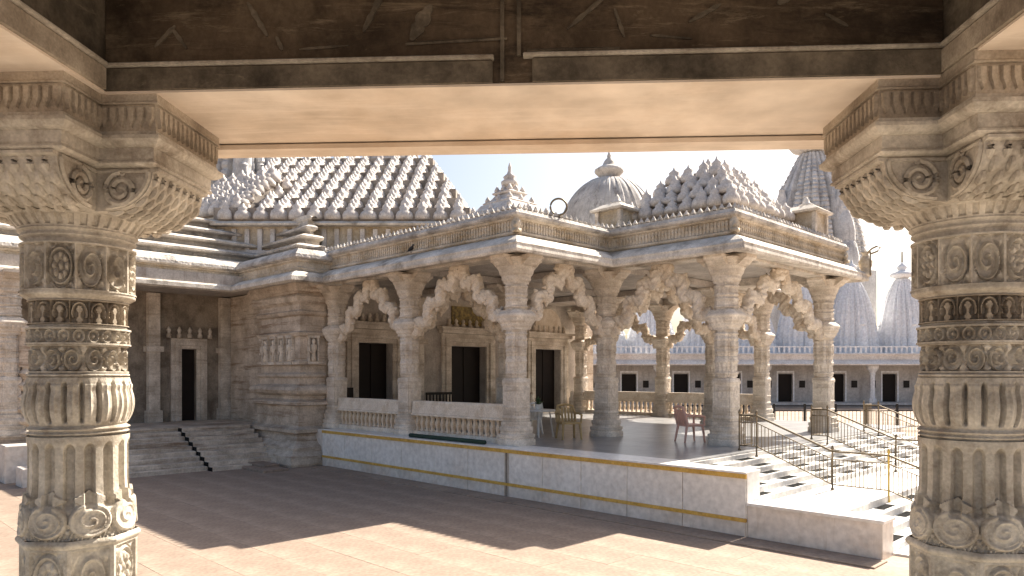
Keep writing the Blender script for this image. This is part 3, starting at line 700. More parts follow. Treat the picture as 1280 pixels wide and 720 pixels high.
# -------- scalloped arches (toranas)
def torana_mesh(span, rise=0.98, name='arch'):
    """arch in local x (0..span) z; snaking band with carved lobes"""
    n = 230; half = span/2 - 0.16
    path = []
    for i in range(n+1):
        t = i/n*2-1; a = abs(t)
        x = t*half; z = 2.62 + rise*(1-a**1.25)
        wv = 0.072*sin(2*pi*3.5*a + 0.6)*(1 if a > 0.04 else a/0.04)
        # normal of envelope
        nx = -(-rise*1.25*a**0.25*(1 if t > 0 else -1))/half; L_ = math.hypot(nx, 1); sx, sz = nx/L_, 1/L_
        sgn = 1
        path.append((x + sx*wv*0.9, z + sz*wv*1.3 - 0.10))
    P_ = np.array(path); tg = np.gradient(P_, axis=0); tg /= np.linalg.norm(tg, axis=1)[:, None]; nr = np.stack([-tg[:, 1], tg[:, 0]], 1)
    m = 28; V = np.zeros((n+1, m, 3)); s_ = np.linspace(0, 1, n+1)
    arc = np.concatenate([[0], np.cumsum(np.linalg.norm(np.diff(P_, axis=0), axis=1))])
    for k in range(m):
        an = 2*pi*k/m; c, s1 = cos(an), sin(an)
        lobe = np.abs(np.sin(arc*24))**0.45
        hw = 0.068 + 0.030*lobe + 0.006*np.sin(arc*61+3*an)
        face = abs(s1) > 0.55
        groove = np.abs(np.sin(arc*24 + 2.6*c*3.0)); ring = 0.020*(groove < 0.35) + 0.016*(np.abs(abs(c)-0.62) < 0.10)
        hd = 0.082 + 0.014*np.sin(arc*48 + 4*c) - (ring if face else 0*arc)
        sq_ = (abs(c)**4 + abs(s1)**4)**-0.25
        V[:, k, 0] = P_[:, 0] + nr[:, 0]*hw*c*sq_; V[:, k, 2] = P_[:, 1] + nr[:, 1]*hw*c*sq_; V[:, k, 1] = hd*s1*sq_
    mb = MB().grid(V)
    # hanging leaf cusps on the underside, small figures above
    rnd = random.Random(11)
    for i in range(9, n-6, 12):
        x, z = path[i]; nxn, nzn = nr[i]
        if nzn < 0: nxn, nzn = -nxn, -nzn
        p0 = (x - nxn*0.07, 0, z - nzn*0.07); p1 = (x - nxn*0.15, 0, z - nzn*0.15)
        mb.tube([p0, ((p0[0]+p1[0])/2, 0, (p0[2]+p1[2])/2), p1], [0.045, 0.035, 0.010], 6)
        q0 = (x + nxn*0.05, 0, z + nzn*0.06); q1 = (x + nxn*(0.13+0.03*rnd.random()), 0.0, z + nzn*0.14)
        mb.tube([q0, ((q0[0]+q1[0])/2+0.01, 0, (q0[2]+q1[2])/2), q1], [0.05, 0.042, 0.014], 6)
    for sg in (-1, 1):   # beasts' heads springing out of the capital
        xx = sg*(half+0.02)
        mb.tube([(xx+sg*0.10, 0, 2.42), (xx+sg*0.02, 0, 2.50), (xx-sg*0.06, 0, 2.62), (xx-sg*0.04, 0, 2.70)], [0.05, 0.09, 0.085, 0.03], 8)
    return mb
arch_cache = {}
def arch(a, b2, front=True):
    L_ = math.hypot(b2[0]-a[0], b2[1]-a[1]); key = round(L_, 2)
    if key not in arch_cache: arch_cache[key] = torana_mesh(L_).mesh('scalloped_arch', 'arch', True)
    o = ob('scalloped_arch', arch_cache[key], pav, ((a[0]+b2[0])/2, (a[1]+b2[1])/2, 0), atan2(b2[1]-a[1], b2[0]-a[0])); return o
for a, b2 in (((-9.15,0.45),(-6.7,0.45)), ((-6.7,0.45),(-4.0,0.45)), ((-4.0,0.45),(-4.0,2.7)), ((-4.0,2.7),(-1.7,2.7)), ((-1.7,2.7),(-1.7,6.4)),
              ((-4.0,6.4),(-1.7,6.4)), ((-4.0,6.4),(-4.0,8.6)), ((-6.7,8.6),(-4.0,8.6)), ((-6.7,8.6),(-9.45,8.6)), ((-4.0,2.7),(-4.0,6.4)), ((-6.7,0.45),(-6.7,2.9))):
    arch(a, b2)
# -------- balustrades
def balustrade(a, b2, back=False):
    L_ = math.hypot(b2[0]-a[0], b2[1]-a[1]) - 0.36; ang = atan2(b2[1]-a[1], b2[0]-a[0]); cx, cy = (a[0]+b2[0])/2, (a[1]+b2[1])/2
    t = ob('balustrade', None, pav, (cx, cy, FZ), ang)
    MB().bbox(-L_/2, L_/2, -0.10, 0.10, 0.002, 0.085, 0.006).build('bottom_rail', 'arch', t)
    r = MB(); pr = [(-0.11,0.36),(0.10,0.36),(0.10,0.60),(0.06,0.615),(-0.06,0.615),(-0.075,0.585),(-0.085,0.40),(-0.11,0.39)]
    r.prism([(y, z) for y, z in pr][::-1], 'x', -L_/2, L_/2); r.build('top_rail', 'arch', t)
    n = int(L_/0.135); bmsh = MB().lathe(0, 0, [(0.042,0.085),(0.045,0.11),(0.030,0.13),(0.040,0.18),(0.048,0.225),(0.040,0.27),(0.030,0.315),(0.045,0.335),(0.042,0.36)], 4, pi/4).mesh('baluster', 'arch')
    for k in range(n): ob('baluster', bmsh, t, (-L_/2 + (k+0.5)*L_/n, 0, 0), 0)
balustrade((-9.15,0.45), (-6.7,0.45)); balustrade((-6.7,0.45), (-4.0,0.45)); balustrade((-9.45,8.6), (-6.7,8.6)); balustrade((-6.7,8.6), (-4.0,8.6))
# -------- things on the pavilion roof
dm = Tthing('ribbed_dome', 'grey streaked ribbed dome with lotus finial behind the pavilion parapet', 'dome', -5.35, 4.55, 4.06)
def r_dome(th, z):
    t = np.clip((z-0.42)/1.32, 0, 1)
    r = 1.09*np.sqrt(np.clip(1-(t*0.93)**1.75, 0, 1))
    u = (th/(2*pi)*20 % 1)*2-1
    return r + (0.035*(np.abs(u) > 0.74) + 0.012*np.cos(u*pi))*np.clip(r*1.5, 0, 1)
MB().grid(lathe_grid(0.42, 1.74, 40, 200, r_dome)).build('dome_shell', 'dome', dm, smooth=2)
MB().lathe(0, 0, [(1.18,0.0),(1.18,0.2),(1.24,0.22),(1.24,0.30),(1.10,0.34),(1.10,0.42)], 32).build('drum', 'eave', dm)
MB().lathe(0, 0, [(0.34,1.66),(0.37,1.72),(0.24,1.76),(0.17,1.80),(0.24,1.86),(0.30,1.92),(0.30,1.97),(0.22,2.02),(0.14,2.06),(0.12,2.12),(0.09,2.17),(0.04,2.22),(0.045,2.26),(0.01,2.36)], 20).build('finial', 'dome', dm, smooth=True)

def tiered_roof(name, label, x, y, z, w0, tiers, th, shrink, finial=True, mat='roofbell', rz=0, parent=None):
    t = Tthing(name, label, 'roof', x, y, z, rz=rz)
    MB().box(-w0*0.86, w0*0.86, -w0*0.86, w0*0.86, 0, th*1.3).build('base_block', 'frieze', t)
    zz = th*1.3; ww = w0
    for k in range(tiers):
        m = MB(); m.sweep([(-ww,-ww),(ww,-ww),(ww,ww),(-ww,ww)], [(-ww,zz),(0.0,zz),(0.02,zz+th*0.15),(-th*0.5,zz+th*0.55),(-th*0.8,zz+th*0.98),(-ww,zz+th*0.98)][:6], closed=True)
        m.v = [(a, b2, c) for a, b2, c in m.v]
        m.build('roof_tier', mat, t)
        for sx in (-1, 0, 1):
            for sy in (-1, 0, 1):
                if sx == 0 and sy == 0: continue
                MB().lathe(sx*(ww-0.05), sy*(ww-0.05), [(0.045,zz+th*0.3),(0.05,zz+th*0.45),(0.035,zz+th*0.62),(0.010,zz+th*0.85)], 8).build('corner_bell', mat, t, smooth=True)
        zz += th; ww *= shrink
    if finial: MB().lathe(0, 0, [(ww*1.1,zz-0.02),(ww*1.2,zz+0.05),(ww*0.7,zz+0.10),(ww*0.9,zz+0.14),(ww*0.4,zz+0.2),(0.03,zz+0.26),(0.035,zz+0.31),(0.008,zz+0.40)], 12).build('finial', mat, t, smooth=True)
    return t
tiered_roof('tiered_roof', 'small stepped pyramidal roof with spike finial above the left pavilion corner', -5.35, 1.65, 4.20, 0.80, 4, 0.185, 0.64)
# bell-covered roofs
bell_prof = [(0.150,0.0),(0.160,0.07),(0.135,0.15),(0.085,0.20),(0.095,0.24),(0.03,0.30),(0.010,0.36)]
bell_mesh = MB().lathe(0, 0, bell_prof, 8).mesh('roof_bell', 'roofbell', True)
bell_s = MB().lathe(0, 0, [(r*0.78, z*0.8) for r, z in bell_prof], 8).mesh('roof_bell', 'roofbell', True)
def bell_roof(t, x0, x1, y0, d, z0, slope, ncol, nrow, lin, rin, mesh, per=2, step_mat='roofdark'):
    """stepped roof facing -y: straight columns of bells climbing away from the viewer, the right end hipped"""
    pitch = (x1-x0)/ncol
    for r in range(nrow):
        f = r/nrow; yy = y0 + d*f; zz = z0 + d*f*slope; a = x0 + lin*f; b2 = x1 - rin*f; hstep = d*slope/nrow
        m = MB(); yb = y0 + 2*d - d*f
        m.box(a-0.06, b2+0.06, yy-0.05, yb+0.05, zz, zz+hstep*0.98)
        m.build('roof_step', step_mat, t)
        for p in range(per):
            g2 = (r+p/per)/nrow; y2 = y0+d*g2; z2 = z0+d*g2*slope
            for k in range(ncol):
                x = x0+(k+0.5)*pitch
                if x > x1-rin*g2 or x < x0+lin*g2: continue
                o = ob('roof_bell', mesh, t, (x, y2-0.03, z2 + hstep*0.25), random.random()*6)
                q = random.uniform(0.9, 1.1); o.scale = (1.25*q, 1.25*q, random.uniform(1.0, 1.3))
        for k in range(1, 4):
            o = ob('roof_bell', mesh, t, (b2+0.05, yy + k*0.5, zz+hstep*0.30), 0)
    return z0 + d*slope
def bell_pyramid(name, label, x, y, z, w0, tiers, hstep, rz=0, mesh=None, top=0.15, sp=0.27, mat='roofdark', base=0.5):
    t = Tthing(name, label, 'roof', x, y, z, rz=rz)
    mb = MB(); mb.sweep([(-w0,-w0),(w0,-w0),(w0,w0),(-w0,w0)], [(-w0*0.9,0.0),(-0.08,0.0),(-0.08,base*0.8),(0.08,base*0.82),(0.10,base),(-w0*0.9,base)], closed=True)
    mb.build('cornice_base', 'frieze', t)
    for k in range(tiers):
        w_ = w0 + (top - w0)*k/(tiers-1); zz = base + k*hstep
        MB().box(-w_-0.02, w_+0.02, -w_-0.02, w_+0.02, zz+0.001, zz+hstep*1.02).build('roof_step', mat, t)
        n = max(1, int(round(2*w_/sp)))
        pos = set()
        for i in range(n+1):
            q = -w_ + 2*w_*i/n if n else 0
            for p in ((q, -w_), (q, w_), (-w_, q), (w_, q)): pos.add((round(p[0], 4), round(p[1], 4)))
        for p in sorted(pos):
            o = ob('roof_bell', mesh, t, (p[0]+random.uniform(-.02, .02), p[1]+random.uniform(-.02, .02), zz+hstep*0.35), random.random()*6); q = random.uniform(0.85, 1.15); o.scale = (q*1.05, q*1.05, random.uniform(0.7, 1.05))
    zz = base + tiers*hstep
    MB().lathe(0, 0, [(0.16,zz),(0.22,zz+0.05),(0.14,zz+0.11),(0.16,zz+0.15),(0.06,zz+0.22),(0.05,zz+0.28),(0.01,zz+0.36)], 12).build('finial', 'roofbell', t, smooth=True)
    return t
bell_pyramid('bell_roof', 'small stepped roof crowded with stone bells above the right pavilion bay', -2.98, 4.40, 4.02, 0.98, 4, 0.215, 0, bell_mesh, 0.42, 0.27)
for x, y, lab in ((-4.1, 3.15, 'small tile topped stone kiosk left of the small bell roof'), (-1.75, 5.75, 'small tile topped stone kiosk right of the small bell roof')):
    t = Tthing('roof_kiosk', lab, 'kiosk', x, y, 4.06, 'kiosks beside the small bell roof')
    MB().box(-0.24, 0.24, -0.24, 0.24, 0, 0.66).build('kiosk_body', 'frieze', t)
    for sx in (-1, 1):
        for sy in (-1, 1): MB().box(sx*0.25-0.035, sx*0.25+0.035, sy*0.25-0.035, sy*0.25+0.035, 0, 0.655).build('corner_post', 'templecol', t)
    MB().sweep([(-0.24,-0.24),(0.24,-0.24),(0.24,0.24),(-0.24,0.24)], [(-0.2,0.662),(0.10,0.662),(0.11,0.70),(-0.05,0.80),(-0.2,0.80)], closed=True).build('kiosk_roof', 'eave', t)
    MB().lathe(0, 0, [(0.13,0.80),(0.14,0.84),(0.07,0.88),(0.05,0.93),(0.01,1.0)], 10).build('finial', 'eave', t, smooth=True)
# ring ornament standing on the parapet
rg = Tthing('ring_ornament', 'dark round ring ornament standing upright on the pavilion parapet', 'ornament', -3.75, 1.15, 4.28)
MB().tube([(0.13*s2*cos(a*pi/12), 0.13*s2*cos(a*pi/12), 0.17+0.13*sin(a*pi/12)) for a in range(24)], 0.017, 6, closed=True).build('ring', 'iron', rg, smooth=True)
MB().lathe(0, 0, [(0.04,0),(0.03,0.03),(0.02,0.05)], 8).build('ring_foot', 'iron', rg)
# beasts / pots at the far right roof corner
kf = Tthing('corner_ornament', 'small curled stone ornament with looped iron at the far right eave corner', 'ornament', -1.15, 7.0, 3.66)
MB().lathe(0, 0, [(0.10,0.0),(0.12,0.05),(0.07,0.10),(0.12,0.2),(0.13,0.28),(0.08,0.35),(0.05,0.42),(0.09,0.46)], 10).build('pot', 'frieze', kf, smooth=True)
MB().tube([(0.0,0,0.42),(0.15,-0.1,0.50),(0.26,-0.17,0.52),(0.34,-0.23,0.48),(0.28,-0.2,0.42),(0.12,-0.1,0.40)], 0.016, 6).tube([(0.12,-0.1,0.0),(0.12,-0.1,0.45)], 0.014, 6).build('looped_iron', 'iron', kf)

# ================================================================== TEMPLE BODY (left of the pavilion)
tb = Tthing('temple_hall', 'massive moulded stone temple hall with dark doorways left of and behind the pavilion', 'temple')
# door wall of the pavilion: plane x=-9.8
doors = [(1.37, 2.28), (4.02, 5.19), (7.03, 8.09)]
dz0, dz1 = FZ, 2.50
def wall_piece(m, y0, y1, z0, z1): m.box(-10.1, -9.8, y0, y1, z0, z1)
wl = MB(); yy = 0.35
for a, b2 in doors: wall_piece(wl, yy, a, 0, 4.3); wall_piece(wl, a, b2, 0, dz0-0.001); wall_piece(wl, a, b2, dz1, 4.3); yy = b2
wall_piece(wl, yy, 9.3, 0, 4.3); wl.build('door_wall', 'innerwall', tb)
for i, (a, b2) in enumerate(doors):
    f = MB()
    for k, (o, dd) in enumerate(((0.0, 0.05), (0.10, 0.09), (0.20, 0.06))):
        f.box(-9.799, -9.8+dd, a-o-0.10, a-o-0.002, FZ, dz1+o+0.10); f.box(-9.799, -9.8+dd, b2+o+0.002, b2+o+0.10, FZ, dz1+o+0.10)
        f.box(-9.799, -9.8+dd-0.003, a-o-0.001, b2+o+0.001, dz1+o+0.003, dz1+o+0.10)
    fo = f.build('door_frame', 'templecol', tb)
    l = MB(); l.box(-9.799, -9.64, a-0.36, b2+0.36, dz1+0.305, dz1+0.40); l.box(-9.799, -9.60, a-0.42, b2+0.42, dz1+0.402, dz1+0.46)
    l.build('door_cornice', 'templecol', fo)
    l = MB(); n = 7
    for k in range(n):
        y_ = a-0.2 + (b2-a+0.4)*(k+0.5)/n; l.lathe(-9.74, y_, [(0.055,dz1+0.465),(0.06,dz1+0.52),(0.03,dz1+0.56),(0.05,dz1+0.61),(0.012,dz1+0.67)], 7)
    l.build('lintel_figures', 'templecol', fo, smooth=True)
    l = MB(); l.box(-9.80, -9.70, a-0.30, b2+0.30, FZ+0.001, FZ+0.09); l.build('threshold', 'templecol', fo)
    for yq in (a-0.30, b2+0.30):
        l = MB(); l.lathe(-9.62, yq, [(0.09,FZ+0.001),(0.09,FZ+0.08),(0.06,FZ+0.12),(0.08,FZ+0.25),(0.085,FZ+0.38),(0.05,FZ+0.46),(0.06,FZ+0.54),(0.02,FZ+0.62)], 9); l.build('guardian_figure', 'templecol', fo, smooth=True)
    lf = MB(); lf.box(-10.06, -10.02, a, b2, FZ, dz1); lf.box(-10.02, -10.0, a+0.02, (a+b2)/2-0.02, FZ+0.02, dz1-0.02); lf.box(-10.02, -10.0, (a+b2)/2+0.02, b2-0.02, FZ+0.02, dz1-0.02)
    lf.build('door_leaf', 'brown', fo)
mu = MB(); mu.box(-9.799, -9.76, 4.05, 5.2, 3.02, 3.48); mu.build('painted_panel', 'mural', tb)
for y_ in (2.9, 6.15):
    p = MB(); p.box(-9.80, -9.62, y_-0.17, y_+0.17, FZ, 3.6); p.box(-9.80, -9.58, y_-0.22, y_+0.22, FZ, FZ+0.3); p.box(-9.80, -9.56, y_-0.24, y_+0.24, 2.5, 2.62); p.box(-9.80, -9.54, y_-0.27, y_+0.27, 3.3, 3.59)
    p.build('pilaster', 'templecol', tb)
# arched niche above the third door
nm_ = MB(); pts = [(7.0, 2.98)]
for k in range(13): a = pi*k/12; pts.append((7.55+0.55*cos(pi-a), 3.08+0.55*sin(a)))
pts.append((8.1, 2.98)); nm_.prism(pts, 'x', -9.8, -9.74); nm_.build('arched_tympanum', 'arch', tb)
# moulded pier with niches
def wallprof(top=3.62):
    pr = [(-0.6,0.0),(0.42,0.0),(0.44,0.05),(0.44,0.20),(0.38,0.24),(0.33,0.30),(0.33,0.36),(0.20,0.44),(0.12,0.56),(0.12,0.60),(0.20,0.64),(0.20,0.70),(0.06,0.76),(0.06,1.16),
          (0.16,1.19),(0.16,1.25),(0.02,1.30),(0.02,1.36),(0.14,1.42),(0.17,1.48),(0.14,1.54),(0.02,1.60),(0.02,1.72),(0.07,1.76),(0.07,1.80),(0.0,1.84),(0.0,1.98),
          (0.07,2.0),(0.07,2.06),(0.0,2.08),(0.0,2.56),(0.05,2.58),(0.08,2.64),(0.0,2.68),(0.0,2.98),(0.06,3.0),(0.10,3.06),(0.04,3.10),(0.04,3.2),(0.12,3.26),(0.16,3.36),(0.10,3.42),(0.16,3.5),(0.20,top),(-0.6,top)]
    return pr
PIER = [(-13.0,0.38),(-12.1,0.38),(-12.1,0.16),(-11.6,0.16),(-11.6,-0.02),(-11.1,-0.02),(-11.1,-0.22),(-9.42,-0.22),(-9.42,0.33)]
pm = MB(); pr = wallprof()
pm.sweep(PIER, [(o if o > -0.5 else -0.10, z) for o, z in pr])
PIERX = PIER
pm.build('moulded_wall', 'wall', tb)
MB().box(-12.9, -9.5, -0.10, 0.6, 0.0, 3.6).build('wall_core', 'wall', tb)
MB().box(-9.75, -9.46, 0.3, 0.62, 0, 3.6).build('wall_core', 'wall', tb)
# niches with small statues
def niche(x, y, side):
    if side == 'A':
        f = MB(); f.box(x-0.115, x-0.085, y-0.07, y, 2.06, 2.54); f.box(x+0.085, x+0.115, y-0.07, y, 2.06, 2.54); f.box(x-0.13, x+0.13, y-0.08, y, 2.541, 2.60); f.box(x-0.13, x+0.13, y-0.09, y, 2.0, 2.059); f.box(x-0.0845, x+0.0845, y-0.006, y, 2.06, 2.54)
        s = MB(); s.lathe(x, y-0.045, [(0.045,2.06),(0.038,2.16),(0.028,2.24),(0.055,2.33),(0.05,2.39),(0.018,2.42),(0.033,2.46),(0.03,2.49),(0.01,2.53)], 8); s.tube([(x-0.05,y-0.05,2.38),(x-0.075,y-0.06,2.28),(x-0.03,y-0.08,2.22)], 0.014, 5); s.tube([(x+0.05,y-0.05,2.38),(x+0.08,y-0.055,2.30),(x+0.06,y-0.05,2.44)], 0.014, 5)
    else:
        f = MB(); f.box(x, x+0.07, y-0.115, y-0.085, 2.06, 2.54); f.box(x, x+0.07, y+0.085, y+0.115, 2.06, 2.54); f.box(x, x+0.08, y-0.13, y+0.13, 2.541, 2.60); f.box(x, x+0.09, y-0.13, y+0.13, 2.0, 2.059); f.box(x, x+0.006, y-0.0845, y+0.0845, 2.06, 2.54)
        s = MB(); s.lathe(x+0.045, y, [(0.045,2.06),(0.038,2.16),(0.028,2.24),(0.055,2.33),(0.05,2.39),(0.018,2.42),(0.033,2.46),(0.03,2.49),(0.01,2.53)], 8); s.tube([(x+0.05,y-0.05,2.38),(x+0.06,y-0.075,2.28),(x+0.08,y-0.03,2.22)], 0.014, 5)
    fo = f.build('niche', 'templecol', tb)
    q = MB(); (q.box(x-0.084, x+0.084, y-0.010, y-0.0065, 2.061, 2.539) if side == 'A' else q.box(x+0.0065, x+0.010, y-0.084, y+0.084, 2.061, 2.539)); q.build('niche_back', 'roofdark', fo)
    cx_, cy_ = (x, y-0.05) if side == 'A' else (x+0.05, y)
    s.v = [(cx_+(a-cx_)*1.35, cy_+(b-cy_)*1.35, c) for a, b, c in s.v]; s.build('niche_statue', 'arch', fo, smooth=True)
for x in (-9.75, -10.10, -10.45, -10.80): niche(x, -0.222, 'A')
niche(-11.34, -0.022, 'A'); niche(-11.84, 0.158, 'A'); niche(-9.418, 0.05, 'B')
# porch on the far left
pf = MB(); pf.box(-15.5, -11.25, -5.2, -0.05, 0.0, 0.70); pf.box(-15.5, -11.22, -5.2, -0.05, 0.702, 0.735); pf.build('porch_floor', 'wall', tb)
d0, d1 = -1.12, -0.79
bw = MB(); bw.box(-13.4, -13.2, -5.2, d0, 0.736, 3.7); bw.box(-13.4, -13.2, d1, 0.45, 0.736, 3.7); bw.box(-13.4, -13.2, d0, d1, 2.38, 3.7); bw.build('porch_back_wall', 'porch_shade', tb)  # back wall coloured darker to stand in for porch shade
fr = MB()
for k, (o, dd) in enumerate(((0.0, 0.04), (0.08, 0.08), (0.16, 0.05))):
    fr.box(-13.199, -13.2+dd, d0-o-0.08, d0-o-0.002, 0.737, 2.38+o+0.08); fr.box(-13.199, -13.2+dd, d1+o+0.002, d1+o+0.08, 0.737, 2.38+o+0.08); fr.box(-13.199, -13.2+dd-0.003, d0-o-0.001, d1+o+0.001, 2.382+o, 2.38+o+0.08)
fro = fr.build('porch_door_frame', 'templecol', tb)
MB().box(-13.34, -13.3, d0, d1, 0.737, 2.38).build('door_leaf', 'brown', fro)
for k in range(5):
    MB().lathe(-13.12, -1.42+k*0.23, [(0.05,2.63),(0.055,2.70),(0.03,2.74),(0.05,2.80),(0.012,2.88)], 7).build('lintel_figure', 'templecol', fro, smooth=True)
for y_ in (-1.75, -0.15):
    p = MB(); p.box(-13.2, -13.04, y_-0.12, y_+0.12, 0.737, 3.6); p.box(-13.2, -13.0, y_-0.16, y_+0.16, 0.737, 1.0); p.box(-13.2, -12.98, y_-0.18, y_+0.18, 2.3, 2.42); p.build('pilaster', 'templecol', tb)
MB().box(-15.5, -11.3, -5.3, 0.45, 3.63, 3.9).build('porch_ceiling', 'innerwall', tb)
MB().box(-15.5, -13.45, -5.3, -5.0, 0.0, 3.6).build('side_wall', 'wall', tb)
sb = MB(); sb.box(-16.5, -15.5, -5.3, 9.3, 0, 4.2); sb.box(-15.5, -9.8, 9.3, 9.6, 0, 4.2); sb.build('rear_wall', 'wall', tb)
MB().box(-16.5, -9.77, 0.46, 9.3, 4.301, 4.5).build('hall_roof_deck', 'roofdark', tb)
pcl = copy_tree(pc, tb); pcl.location = (-11.5*K, -4.7*K, 0.736*K); pcl.name = 'porch_column'
# eave and tiers over the porch and pier
LP = [(-11.75,-5.3),(-11.75,-0.32),(-9.15,-0.32),(-9.15,0.28)]
def lsweep(name, prof, mat, path=LP): return MB().sweep(path, prof).build(name, mat, tb)
lsweep('eave', [(-0.1,3.66),(0.34,3.56),(0.44,3.55),(0.50,3.58),(0.49,3.66),(0.42,3.72),(0.30,3.78),(-0.1,3.80)], 'eave')
lsweep('frieze_wall', [(-0.2,3.802),(0.22,3.802),(0.24,3.86),(0.20,3.88),(0.20,3.98),(0.24,4.0),(0.24,4.03),(-0.2,4.03)], 'frieze')
lsweep('parapet_coping', [(-0.2,4.032),(0.26,4.032),(0.31,4.06),(0.30,4.12),(0.24,4.18),(0.18,4.24),(-0.2,4.26)], 'coping')
LP2 = [(-12.2,-5.3),(-12.2,0.15),(-10.2,0.15),(-10.2,0.9)]
for k in range(5):
    z0 = 4.10 + k*0.27; ins = -0.26*k
    lsweep('roof_tier', [(-1.2+ins,z0),(0.10+ins,z0),(0.12+ins,z0+0.10),(0.30+ins,z0+0.13),(0.32+ins,z0+0.17),(0.22+ins,z0+0.22),(0.05+ins,z0+0.262),(-1.2+ins,z0+0.262)], 'eave' if k % 2 == 0 else 'coping', LP2)
# steps in front of the left porch
st = Tthing('porch_steps', 'shaded stone steps climbing to the dark porch on the left', 'steps', -11.24, -3.2, 0)
n = 9
run = 0.185
for k in range(n):
    zl = 0.735*(1-(k+1)/(n+0.0)); zr = zl + 0.075
    if zl > 0.02: MB().bbox(0.002+k*run, (k+1)*run-0.002, -1.2, 1.28, -0.02, zl, 0.008).build('step', 'wall', st)
    MB().bbox(0.002+k*run, (k+1)*run-0.002, 1.292, 2.72, -0.02, zr, 0.008).build('step', 'wall', st)
    MB().box(0.002+k*run, (k+1)*run-0.002, 1.2815, 1.2915, max(zl, 0)-0.01, zr-0.004).build('dark_edge', 'black_strip', st)  # thin black strip on the side between the two flights
for dx, dy, zt, ww in ((1.25, -1.45, 0.30, 0.22), (0.55, -1.55, 0.62, 0.2)):
    MB().bbox(dx-ww, dx+ww, dy-0.2, dy+0.2, 0, zt, 0.012).build('newel_block', 'marble2', st)
# low kerb slabs at the pier's foot
kb = Tthing('pier_kerb', 'worn reddish stepping slab on the ground at the foot of the pier', 'kerb', -9.6, -1.0, 0)
MB().bbox(-1.2, 0.9, -0.35, 0.15, -0.02, 0.045, 0.01).build('kerb_slab', 'pave', kb)
MB().bbox(-0.9, 0.5, -0.15, 0.18, 0.0455, 0.09, 0.01).build('kerb_slab', 'pave', kb)

# ---- great bell roof over the hall (square to the viewer)
hr = thing('great_bell_roof', 'great sloping roof of diagonal rows of stone bells above the hall at left', 'roof', (-4.1, 17.0, 4.6), 0)
MB().box(-2.85, 3.1, 0.0, 12.0, -0.5, 0.66).build('roof_wall', 'frieze', hr)
b_ = MB()
for k in range(20): x = -2.7+k*0.3; b_.box(x-0.05, x+0.05, -0.08, -0.001, -0.1, 0.60)
b_.box(-2.9, 3.1, -0.12, -0.081, 0.02, 0.10); b_.build('wall_brackets', 'roofbell', hr)
MB().sweep([(-2.9,-0.0),(3.15,-0.0)], [(-0.2,0.661),(0.24,0.661),(0.26,0.70),(0.10,0.78),(-0.2,0.80)]).build('roof_eave', 'eave', hr)
zt = bell_roof(hr, -2.85, 3.05, 0.05, 4.5, 0.74, 0.60, 14, 7, 0.0, 1.5, bell_mesh, 3)
MB().lathe(0.4, 4.8, [(0.9,zt-0.2),(0.95,zt),(0.8,zt+0.10),(0.85,zt+0.18),(0.6,zt+0.30),(0.3,zt+0.36),(0.1,zt+0.42)], 20).build('crown', 'roofbell', hr, smooth=True)
# second, smaller cluster of bells behind the near column, and spirelets
bp2 = thing('bell_roof', 'stepped bell roof partly hidden behind the left near column and below the left spire', 'roof', (-7.0, 18.2, 5.4), radians(-30))
bell_roof(bp2, -1.1, 1.1, -0.6, 1.2, 0.2, 0.9, 6, 4, 0.2, 0.2, bell_mesh)
MB().box(-1.0, 1.0, -0.7, 1.2, -0.6, 0.199).build('base_block', 'frieze', bp2)
def shikhara(name, label, X, Y, z0, zt, hw, mat='spire', nth=96, white=False, nz=120, cap=True, rz=None, group=None):
    t = thing(name, label, 'spire', (X, Y, z0), radians(20) if rz is None else rz, group); H = zt-z0
    def rf(th, z):
        q = z/H
        env = hw*((1-0.72*q**1.9)*(1-0.05*q) if not white else (1-0.70*q**3.0)*(1-0.12*q))
        c = np.abs(np.cos(th)); s_ = np.abs(np.sin(th)); r = env/((c**4+s_**4)**0.25)
        u = (th/(2*pi)*24 % 1)*2-1
        r = r - env*0.13*(np.abs(u) > 0.60)
        a4 = np.abs(((th+pi/4) % (pi/2)) - pi/4)
        r = r + env*0.10*(a4 < 0.22) + env*0.06*(a4 < 0.42)
        lay = (z/H*(26 if not white else 14)) % 1.0
        r = r - env*(0.05 if not white else 0.03)*(lay < 0.30)*(a4 > 0.22)
        return r
    MB().grid(lathe_grid(0, H, nz, nth, rf)).build('tower', mat, t, smooth=2)
    if cap:
        w_ = hw*0.36
        MB().lathe(0, 0, [(w_*0.6,H-0.02),(w_*0.75,H+w_*0.15),(w_*1.25,H+w_*0.30),(w_*1.45,H+w_*0.55),(w_*1.2,H+w_*0.82),(w_*0.7,H+w_*0.95),(w_*0.4,H+w_*1.1),(w_*0.62,H+w_*1.4),(w_*0.5,H+w_*1.7),(w_*0.12,H+w_*2.0),(w_*0.05,H+w_*2.5)], 20).build('finial', mat, t, smooth=True)
    # small spirelets clinging to the sides
    if not white:
        for lvl in range(3):
            sz = 0.30 - 0.06*lvl; zz = H*(0.02+0.20*lvl)
            for k in range(4):
                an = k*pi/2; rr = hw*(1-0.72*(zz/H)**1.9)*1.02
                s_ = MB().lathe(rr*cos(an), rr*sin(an), [(hw*sz*0.9,zz),(hw*sz*0.88,zz+H*0.08),(hw*sz*0.7,zz+H*0.17),(hw*sz*0.35,zz+H*0.24),(hw*sz*0.42,zz+H*0.255),(hw*sz*0.1,zz+H*0.28),(0.02,zz+H*0.31)], 10)
                s_.build('spirelet', mat, t, smooth=2)
    else:
        for k in range(4):
            an = k*pi/2+pi/4*0; rr = hw*0.98
            MB().lathe(rr*cos(an), rr*sin(an), [(hw*0.26,0),(hw*0.27,H*0.18),(hw*0.2,H*0.34),(hw*0.09,H*0.42),(hw*0.13,H*0.44),(0.02,H*0.52)], 10).build('spirelet', mat, t, smooth=2)
    return t
